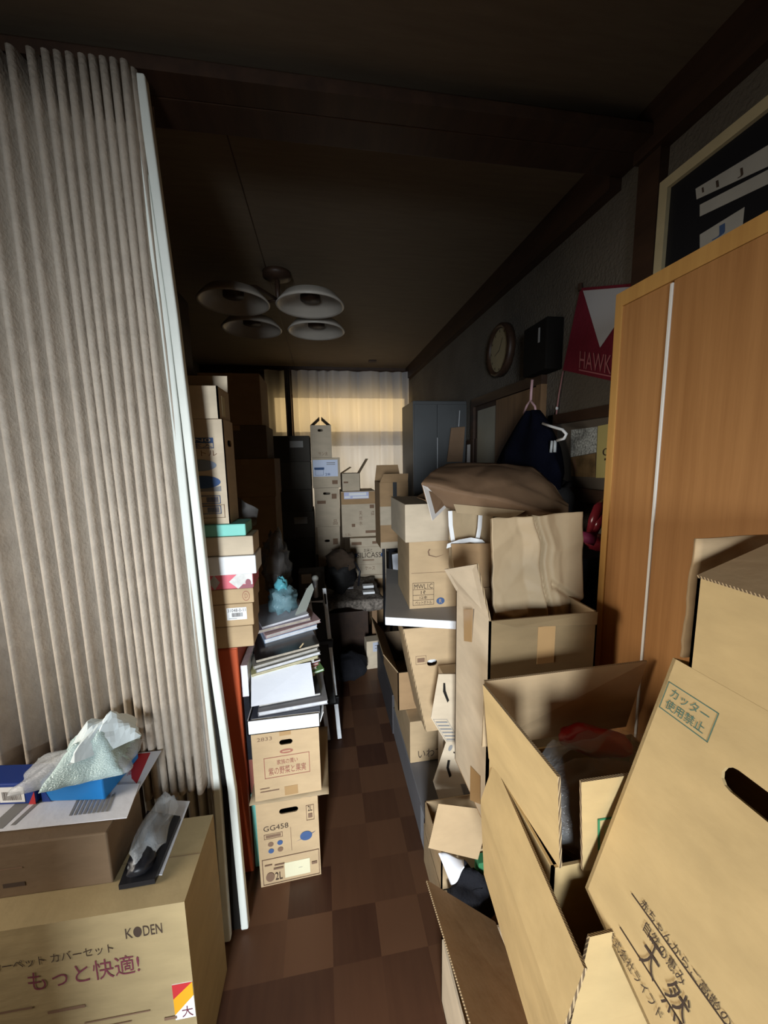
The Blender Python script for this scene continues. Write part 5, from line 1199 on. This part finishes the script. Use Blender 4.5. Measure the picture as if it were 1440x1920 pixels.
# rough raised flap of A at far end
def fl(u, v):
    a = W(1277, 1232, Y=0.475).lerp(V((0.73, 0.475, W(1277, 1232, Y=0.475).z)), u); b = W(1304, 1010, Y=0.49).lerp(V((0.73, 0.49, W(1304, 1010, Y=0.49).z)), u)
    p = a.lerp(b, v); p.x += 0.003*noise.noise(V((v*9, 0, u*3)))*(1-u); p.y += 0.004*noise.noise(V((u*3, v*4, 1))); return p
mb = MB(); mb.grid(fl, 14, 14, K1); mb.build('raised_flap', acn, smooth=True, solid=0.005)
# C: carton sitting behind/inside A
yc = 0.445
cA = W(1318, 1245, Y=yc); cT = W(1308, 1083, Y=yc)
xC = cT.x; zC1 = cT.z; zC0 = zC1-0.135
cc_, FC = open_carton('cardboard_box', 'tan carton with black tape on its half-raised lid, set into the nearest carton', (xC, yc-0.42, zC0), (0.735, yc-0.42, zC0), zC1-zC0, 0.42, K2, flaps=[('right', 0.12, -80, 0.0, 0.0)])
hinge = FC['left'].p(0, 1, 0); du = V((math.cos(R_(19)), 0, math.sin(R_(19)))); Lf = 0.20
mb = MB(); q = [FC['left'].p(1, 1, 0), FC['left'].p(0, 1, 0), FC['left'].p(0, 1, 0)+du*Lf, FC['left'].p(1, 1, 0)+du*Lf]
mb.quad(q, 0.004, K1, EDGE); mb.build('lid_flap', cc_)
fl_ = Face(q[0], V((0, 1, 0)), du, 0.42, Lf); fl_.n = V((-math.sin(R_(19)), 0, math.cos(R_(19))))
mb = MB(); mb.quad([q[1]+V((0, -0.026, 0))+du*0.02, q[1]+V((0, -0.012, 0))+du*0.02, q[1]+V((0, -0.012, 0))+du*(Lf-0.01), q[1]+V((0, -0.026, 0))+du*(Lf-0.01)][::-1], 0.0012, BTAPE)
for v_ in mb.v: v_ += fl_.n*0.0016
mb.build('tape', cc_)

# support under A: plain carton out of frame, keeps it standing
carton('cardboard_box', 'plain tan carton standing under the nearest tilted carton', (0.46, -0.05, 0), (0.735, -0.05, 0), (Bn+nin*dpt).z-0.006, 0.40, K2)

# wardrobe
XW = 0.762
wd = thing('wardrobe', 'wooden wardrobe with orange-brown veneer and a white strip between its doors, right side', 'wardrobe', (0.89, 0.2, 0))
yw1 = W(1150, 640, X=XW).y; zw = W(1150, 556, X=XW).z
yw0 = -0.30
ys = W(1238, 800, X=XW).y
mb = MB(); mb.box(XW+0.012, XR-0.004, yw0, yw1, 0, zw, WARDE); mb.build('carcass', wd, bevel=0.003)
mb = MB(); mb.box(XW, XW+0.012, yw1-0.022, yw1, 0, zw, WARDE); mb.box(XW, XW+0.012, yw0, yw1-0.022, zw-0.035, zw, WARDE); mb.build('face_frame', wd)
mb = MB(); mb.box(XW+0.004, XW+0.0115, ys+0.004, yw1-0.0225, 0.03, zw-0.036, WARD); mb.build('door', wd)
mb = MB(); mb.box(XW+0.002, XW+0.0115, yw0+0.02, ys-0.004, 0.03, zw-0.036, WARD); mb.build('door', wd)
mb = MB(); mb.box(XW-0.001, XW+0.011, ys-0.0035, ys+0.0035, 0.03, zw-0.040, mat('white_edge_strip', (0.85, 0.83, 0.78), 0.4)); mb.build('edge_strip', wd, bevel=0.001)

# framed black board on the wall above the wardrobe
yb0_, yb1_ = 0.30, 1.083; zb0_, zb1_ = 1.83, 2.20
FRM = mat('pale_wood_frame', (0.52, 0.44, 0.27), 0.5, 0.1, 20)
bd = thing('framed_board', 'black board with pale paper strips in a pale wooden frame, above the wardrobe', 'board', (XR-0.02, 0.7, zb0_))
mb = MB(); fw = 0.028
for a, b, c, d in ((yb0_, yb1_, zb1_-fw, zb1_), (yb0_, yb1_, zb0_, zb0_+fw), (yb0_, yb0_+fw, zb0_+fw, zb1_-fw), (yb1_-fw, yb1_, zb0_+fw, zb1_-fw)): mb.box(XR-0.028, XR-0.003, a, b, c, d, FRM)
mb.build('frame', bd)
mb = MB(); mb.box(XR-0.016, XR-0.004, yb0_+fw, yb1_-fw, zb0_+fw, zb1_-fw, BLACK); mb.build('backing', bd)
GP = mat('pale_grey_paper', (0.40, 0.39, 0.36), 0.7, 0.15, 8)
fbd = Face((XR-0.017, yb1_-fw, zb0_+fw), (0, -1, 0), (0, 0, 1), yb1_-yb0_-2*fw, zb1_-zb0_-2*fw)
for pq_, its in (([(1306, 374), (1440, 312), (1440, 272), (1304, 354)], [('r', 0.10, 0.35, 0.13, 0.8, INK), ('r', 0.32, 0.2, 0.36, 0.8, INK), ('t', 'J', 0.62, 0.15, 0.70, 0.85, INK)]),
                 ([(1312, 406), (1440, 345), (1440, 318), (1312, 384)], []), ([(1312, 470), (1392, 428), (1396, 388), (1312, 440)], [('t', 'J', 0.30, 0.2, 0.62, 0.85, INKN)])):
    ps = [W(a, b, X=XR-0.018) for a, b in pq_]; mb = MB(); mb.quad(ps, 0.0008, GP)
    prints(mb, Face(ps[0], ps[1]-ps[0], ps[3]-ps[0], (ps[1]-ps[0]).length, (ps[3]-ps[0]).length), its, 0.0004); mb.build('paper_strip', bd)

# wall clock and dark wall box
ck = W(938, 657, X=XR-0.02)
cl_ = thing('wall_clock', 'round wall clock with dark rim and tan dial high on the right wall', 'clock', (XR-0.002, ck.y, ck.z))
ax = V((-1, 0, 0)); c_ = V((XR-0.002, ck.y, ck.z)); rr = 0.140
mb = MB(); mb.lathe([(0.001, 0), (rr, 0), (rr, 0.03), (rr-0.012, 0.042), (rr-0.025, 0.03), (rr-0.025, 0.02)], c_, DWOOD, 40, ax); mb.build('rim', cl_, smooth=True)
mb = MB(); mb.lathe([(0.0, 0.022), (rr-0.024, 0.022)], c_, mat('tan_dial', (0.36, 0.29, 0.17), 0.5), 40, ax)
fd = Face(c_+V((-0.0225, rr, -rr)), (0, -1, 0), (0, 0, 1), 2*rr, 2*rr)
prints(mb, fd, [('r', 0.495+0.36*math.sin(k*math.pi/6)-0.008, 0.5+0.36*math.cos(k*math.pi/6)-0.02, 0.505+0.36*math.sin(k*math.pi/6)+0.008, 0.5+0.36*math.cos(k*math.pi/6)+0.02, INK) for k in range(12)]); mb.build('dial', cl_)
mb = MB(); prints(mb, Face(c_+V((-0.024, rr, -rr)), (0, -1, 0), (0, 0, 1), 2*rr, 2*rr), [('g', [(0.49, 0.5), (0.51, 0.5), (0.64, 0.70), (0.625, 0.71)], INK), ('g', [(0.5, 0.49), (0.5, 0.51), (0.30, 0.44), (0.30, 0.43)], INK)]); mb.build('hands', cl_)
y0_, y1_ = W(1030, 600, X=XR-0.07).y, W(985, 650, X=XR-0.07).y
z1_, z0_ = W(1017, 592, X=XR-0.1).z, W(1017, 690, X=XR-0.1).z
wb = thing('wall_speaker', 'dark box-shaped speaker mounted on the right wall beside the clock', 'speaker', (XR-0.05, (y0_+y1_)/2, z0_))
mb = MB(); mb.box(XR-0.08, XR-0.002, y0_, y1_, z0_, z1_, mat('matte_black', (0.008, 0.007, 0.006), 0.9, spec=0.1)); mb.build('cabinet', wb, bevel=0.006)
mb = MB(); mb.box(XR-0.083, XR-0.080, y0_+0.05, y0_+0.060, z0_+0.12, z1_-0.03, INKGY); mb.build('light_strip', wb)

# pennant (mascot left out)
PN = mat('crimson_felt', (0.15, 0.009, 0.022), 0.9, 0.15, 12, 0.3, 80)
pn = thing('pennant', 'crimson pennant with a white triangle hanging on the right wall beside the wardrobe', 'pennant', (XR-0.01, 1.35, 1.69))
pq = [W(1055, 694, X=XR-0.012), W(1205, 727, X=XR-0.012), W(1205, 530, X=XR-0.012), W(1088, 540, X=XR-0.012)]
mb = MB(); mb.quad(pq, 0.004, PN); mb.build('cloth', pn)
tri = [W(1093, 545, X=XR-0.014), W(1125, 652, X=XR-0.014), W(1205, 536, X=XR-0.014)]
mb = MB(); mb.add(tri, [(0, 1, 2)], mat('white_felt', (0.42, 0.42, 0.44), 0.9)); mb.build('white_triangle', pn)
mb = MB(); U = (pq[1]-pq[0]).normalized(); f = Face(W(1086, 690, X=XR-0.0145), U, V((0, 0, 1)), 0.22, 0.075); prints(mb, f, [('t', 'HAWKS', 0, 0, 0.95, 0.85, mat('faded_letter', (0.36, 0.12, 0.13), 0.8)), ('r', 0, -0.12, 0.95, -0.06, mat('faded_letter', (0.36, 0.12, 0.13), 0.8))]); mb.build('lettering', pn)
mb = MB(); mb.tube([W(1088, 532, X=XR-0.012), W(1088, 545, X=XR-0.012)], 0.008, DWOOD); mb.build('hanging_knob', pn)
# pink cord
mb = MB(); cp = [W(1056, 696, X=XR-0.008), W(1048, 740, X=XR-0.012), W(1044, 770, X=XR-0.012), W(1040, 800, X=XR-0.014)]
mb.tube(cp, 0.003, mat('pink_cord', (0.42, 0.20, 0.20), 0.7)); mb.ell(cp[2]+V((0, 0, 0.01)), 0.006, 0.006, 0.008, WHITE); tag(mb.build('hanging_cord', smooth=True), 'thin pink cord hanging below the pennant corner', 'cord')
# hanger + garment
hg = thing('jacket', 'dark navy jacket hanging in shadow on the right wall', 'jacket', (0.90, 1.70, 1.32))
def garm(u, v):
    yc_ = 1.61+0.05*v; half = 0.035+0.235*min(1, v*1.25)**0.75
    a = 2*math.pi*u; z_ = 1.625-0.33*v
    y_ = yc_+half*math.cos(a)*(1+0.05*math.sin(a*5+v*4)); x_ = 0.925+(0.02+0.055*min(1, v*2))*math.sin(a)+0.008*math.sin(a*6)
    if v > 0.6: y_ += 0.0
    return V((x_, y_, z_))
mb = MB(); mb.grid(garm, 40, 16, NAVY); mb.build('cloth', hg, smooth=True)
PHG = mat('pink_plastic', (0.55, 0.34, 0.36), 0.4)
h1 = thing('clothes_hanger', 'pink plastic hanger hook carrying the navy jacket', 'hanger', (0.93, 1.6, 1.62))
ph = [W(998, 712, X=0.93), W(996, 735, X=0.93), W(995, 752, X=0.93)]
mb = MB(); mb.tube(ph, 0.006, PHG); mb.build('hook', h1, smooth=True)
mb = MB(); mb.tube([W(982, 775, X=0.93), W(988, 760, X=0.93), W(995, 751, X=0.93), W(1003, 762, X=0.93), W(1006, 780, X=0.93)], 0.005, PHG); mb.build('shoulder_arc', h1, smooth=True)
h2 = thing('clothes_hanger', 'white plastic hanger end sticking out right of the navy jacket, with a peg', 'hanger', (0.9, 1.4, 1.46))
hp = [W(1018, 794, X=0.90), W(1035, 800, X=0.90), W(1055, 806, X=0.90), W(1062, 814, X=0.90), W(1058, 822, X=0.90), W(1045, 826, X=0.90)]
mb = MB(); mb.tube(hp, 0.0055, WHITE); mb.build('arm', h2, smooth=True)
p0, p1_ = W(1041, 826, X=0.90), W(1040, 848, X=0.90)
mb = MB(); mb.tube([p0, p1_], 0.006, mat('grey_plastic', (0.4, 0.42, 0.43), 0.4)); mb.tube([p0+V((0, 0.02, 0)), p1_+V((0, 0.025, 0))], 0.006, mat('grey_plastic', (0.4, 0.42, 0.43), 0.4)); mb.build('peg', h2, smooth=True)

# notice board hatch on right wall
nb = thing('notice_board', 'wood-framed notice recess on the right wall with posters, beside the wardrobe', 'notice board', (XR-0.02, 1.35, 1.30))
ny0, ny1, nz0, nz1 = 0.95, 1.585, 1.25, 1.60
mb = MB()
for a, b, c, d in ((ny0, ny1, nz1-0.04, nz1), (ny0, ny1, nz0, nz0+0.05), (ny1-0.035, ny1, nz0, nz1)): mb.box(XR-0.035, XR-0.002, a, b, c, d, DWOOD)
mb.build('frame', nb)
mb = MB(); mb.box(XR-0.010, XR-0.003, ny0, ny1-0.035, nz0+0.05, nz1-0.04, mat('dim_board', (0.12, 0.10, 0.08), 0.8)); mb.build('backing', nb)
CROSS = mat('speckled_white', (0.50, 0.54, 0.54), 0.7, 0.75, 130)
def poster(nm, pxs_, m_, its=None):
    ps = [W(a, b, X=XR-0.012) for a, b in pxs_]; mb = MB(); mb.quad(ps, 0.0012, m_)
    if its:
        U = ps[1]-ps[0]; Vv = ps[3]-ps[0]; prints(mb, Face(ps[0], U, Vv, U.length, Vv.length), its, 0.0005)
    mb.build(nm, nb)
poster('speckled_poster', [(1070, 857), (1118, 848), (1120, 800), (1071, 806)], CROSS)
poster('brown_picture', [(1071, 893), (1116, 895), (1117, 850), (1070, 858)], mat('tan_picture', (0.26, 0.17, 0.08), 0.6, 0.6, 14), [('g', [(0.15, 0.25), (0.28, 0.2), (0.2, 0.95), (0.1, 0.9)], INKB)])
poster('yellow_poster', [(1117, 896), (1170, 896), (1170, 789), (1121, 799)], mat('yellow_paper', (0.52, 0.45, 0.18), 0.6), [('t', '07', 0.22, 0.42, 0.75, 0.56, INK), ('r', 0.30, 0.33, 0.36, 0.37, INK)])
# hanging things near the locker : kraft envelope and white pad
px0 = W(842, 862, X=XR-0.03)
e = thing('kraft_envelope', 'brown kraft envelope hanging on the front of the dark grey locker', 'envelope', W(856, 862, Y=2.59))
q = [W(838, 866, Y=2.59), W(867, 866, Y=2.59), W(872, 800, Y=2.59), W(846, 802, Y=2.59)]
mb = MB(); mb.quad(q, 0.006, KRAFT2); mb.build('envelope_body', e)
mb = MB(); mb.tube([W(862, 770, Y=2.61), W(860, 800, Y=2.588)], 0.004, ALU); mb.build('hanging_string', e)
wp = thing('wall_pad', 'white message pad in a dark holder on the right wall, right of the kraft envelope', 'pad', W(882, 870, X=XR-0.03))
q = [W(872, 872, X=XR-0.02), W(892, 872, X=XR-0.02), W(893, 822, X=XR-0.02), W(874, 826, X=XR-0.02)]
mb = MB(); mb.quad(q, 0.008, DWOOD); mb.build('holder', wp)
q = [W(875, 870, X=XR-0.024), W(886, 870, X=XR-0.024), W(887, 832, X=XR-0.024), W(876, 834, X=XR-0.024)]
mb = MB(); mb.quad(q, 0.003, WHITE); mb.build('paper', wp)

# dark shelf with red bag etc. behind the kraft bag (right wall)
sh = MB(); sh.box(0.80, XR-0.003, 1.08, 1.195, 0, 1.10, CLOTHB); tag(sh.build('black_cabinet', bevel=0.004), 'low black cabinet by the right wall behind the upright kraft bag', 'cabinet')
cus = MB(); p = W(1085, 945, Y=1.42); cus.ell((p.x+0.02, 1.46, p.z-0.005), 0.13, 0.10, 0.10, mat('charcoal_cloth', (0.05, 0.048, 0.048), 0.9, 0.2, 12, 0.3, 60), 0.12, 8, 3)
cus_o = cus.build('cushion', smooth=True); tag(cus_o, 'dark grey cushion heaped behind the big kraft sack', 'cushion')
rb_ = thing('red_bag', 'glossy dark red vinyl bag on the black cabinet beside the wardrobe', 'bag', W(1120, 1010, Y=1.13))
REDV = mat('dark_red_vinyl', (0.22, 0.02, 0.03), 0.2, 0.15, 14, spec=0.6)
mb = MB(); mb.tube([W(1106, 1000, Y=1.13), W(1113, 975, Y=1.12), W(1122, 952, Y=1.12), W(1130, 940, Y=1.13)], [0.012, 0.016, 0.016, 0.010], REDV, 10); mb.build('handle', rb_, smooth=True)
mb = MB(); mb.tube([W(1114, 1000, Y=1.12), W(1122, 980, Y=1.11), W(1134, 955, Y=1.12)], [0.010, 0.015, 0.010], REDV, 10); mb.build('handle', rb_, smooth=True)
p = W(1122, 1012, Y=1.14); mb = MB(); mb.ell((p.x+0.01, 1.14, p.z-0.01), 0.05, 0.04, 0.03, REDV, 0.1, 8, 2); mb.build('bag_body', rb_, smooth=True)
mg = MB(); mg.tube([W(1090, 1005, Y=1.10), W(1116, 1012, Y=1.08)], [0.016, 0.020], mat('magenta_cloth', (0.26, 0.03, 0.09), 0.6, 0.1, 20), 14); tag(mg.build('cloth_roll', smooth=True), 'rolled magenta cloth beside the dark red bag', 'cloth')

# ceiling lamp with four disc shades
lp = thing('ceiling_lamp', 'ceiling lamp with four round disc shades, switched off', 'lamp', (-0.2, 2.29, 2.20))
SHADE = mat('opal_shade', (0.40, 0.36, 0.31), 0.35, 0.08, 10, spec=0.5)
cen = V((-0.20, 2.29, 0))
mb = MB(); mb.lathe([(0.001, CZ-0.001), (0.075, CZ-0.001), (0.075, CZ-0.025), (0.03, CZ-0.04), (0.001, CZ-0.04)], cen, DWOOD, 24); mb.build('ceiling_rose', lp, smooth=True)
mb = MB(); mb.tube([cen+V((0, 0, CZ-0.03)), cen+V((0, 0, 2.27))], 0.013, DWOOD, 12); mb.build('stem', lp, smooth=True)
for x, y in ((-0.395, 2.10), (-0.025, 2.10), (-0.375, 2.49), (0.0, 2.49)):
    c_ = V((x, y, 0)); R0_ = 0.172
    mb = MB(); mb.tube([cen+V((0, 0, 2.29)), cen.lerp(c_, 0.5)+V((0, 0, 2.315)), c_+V((0, 0, 2.275))], 0.008, DWOOD, 8); mb.build('arm', lp, smooth=True)
    mb = MB(); mb.lathe([(0.03, 2.275), (0.07, 2.268), (0.13, 2.245), (R0_-0.012, 2.212), (R0_, 2.197), (R0_-0.006, 2.192), (R0_-0.016, 2.200), (0.125, 2.232), (0.07, 2.252), (0.03, 2.256)], c_, SHADE, 40); s_ = mb.build('lamp_shade', lp, smooth=True)
    mb = MB(); mb.lathe([(0.001, 2.278), (0.035, 2.278), (0.05, 2.245), (0.05, 2.225), (0.001, 2.222)], c_, DWOOD, 20); mb.build('socket', s_, smooth=True)
# small ceiling hook
p = W(700, 677, Z=CZ-0.004); mb = MB(); mb.box(p.x-0.05, p.x+0.03, p.y-0.03, p.y+0.03, CZ-0.012, CZ-0.0005, DWOOD); tag(mb.build('ceiling_plate', bevel=0.003), 'small dark cover plate on the ceiling near the window', 'plate')
# tall dark cupboard at the far left
tc_ = thing('tall_cupboard', 'tall dark wooden cupboard in the shade behind the left box stack', 'cupboard', (-0.95, 2.1, 0))
mb = MB(); mb.box(XL+0.01, -0.68, 1.95, 2.35, 0, 2.28, DWOOD); mb.build('carcass', tc_, bevel=0.004)
for a, b in ((XL+0.015, -0.952), (-0.948, -0.685)):
    mb = MB(); mb.box(a, b, 1.94, 1.95, 0.05, 2.26, DWOOD); mb.build('door', tc_)

# ------------------------------------------------------------------ groups of like things
GROUPS = [('left stack, touching|of the tall left stack|from the top of the left stack|under the tall left stack', 'brown cartons of the tall left stack'),
          ('dim stack', 'dark crates of the dim stack'), ('tower before the window', 'cartons of the tower before the window'),
          ('in the stack on the orange cabinet|bottom of the stack on the orange', 'boxes stacked on the orange cabinet'),
          ('small white packet', 'packets on the speckled table')]
import re
for o in bpy.data.objects:
    lb = o.get('label')
    if lb and o.parent is None and not o.get('group'):
        for pat, g in GROUPS:
            if re.search(pat, lb): o['group'] = g
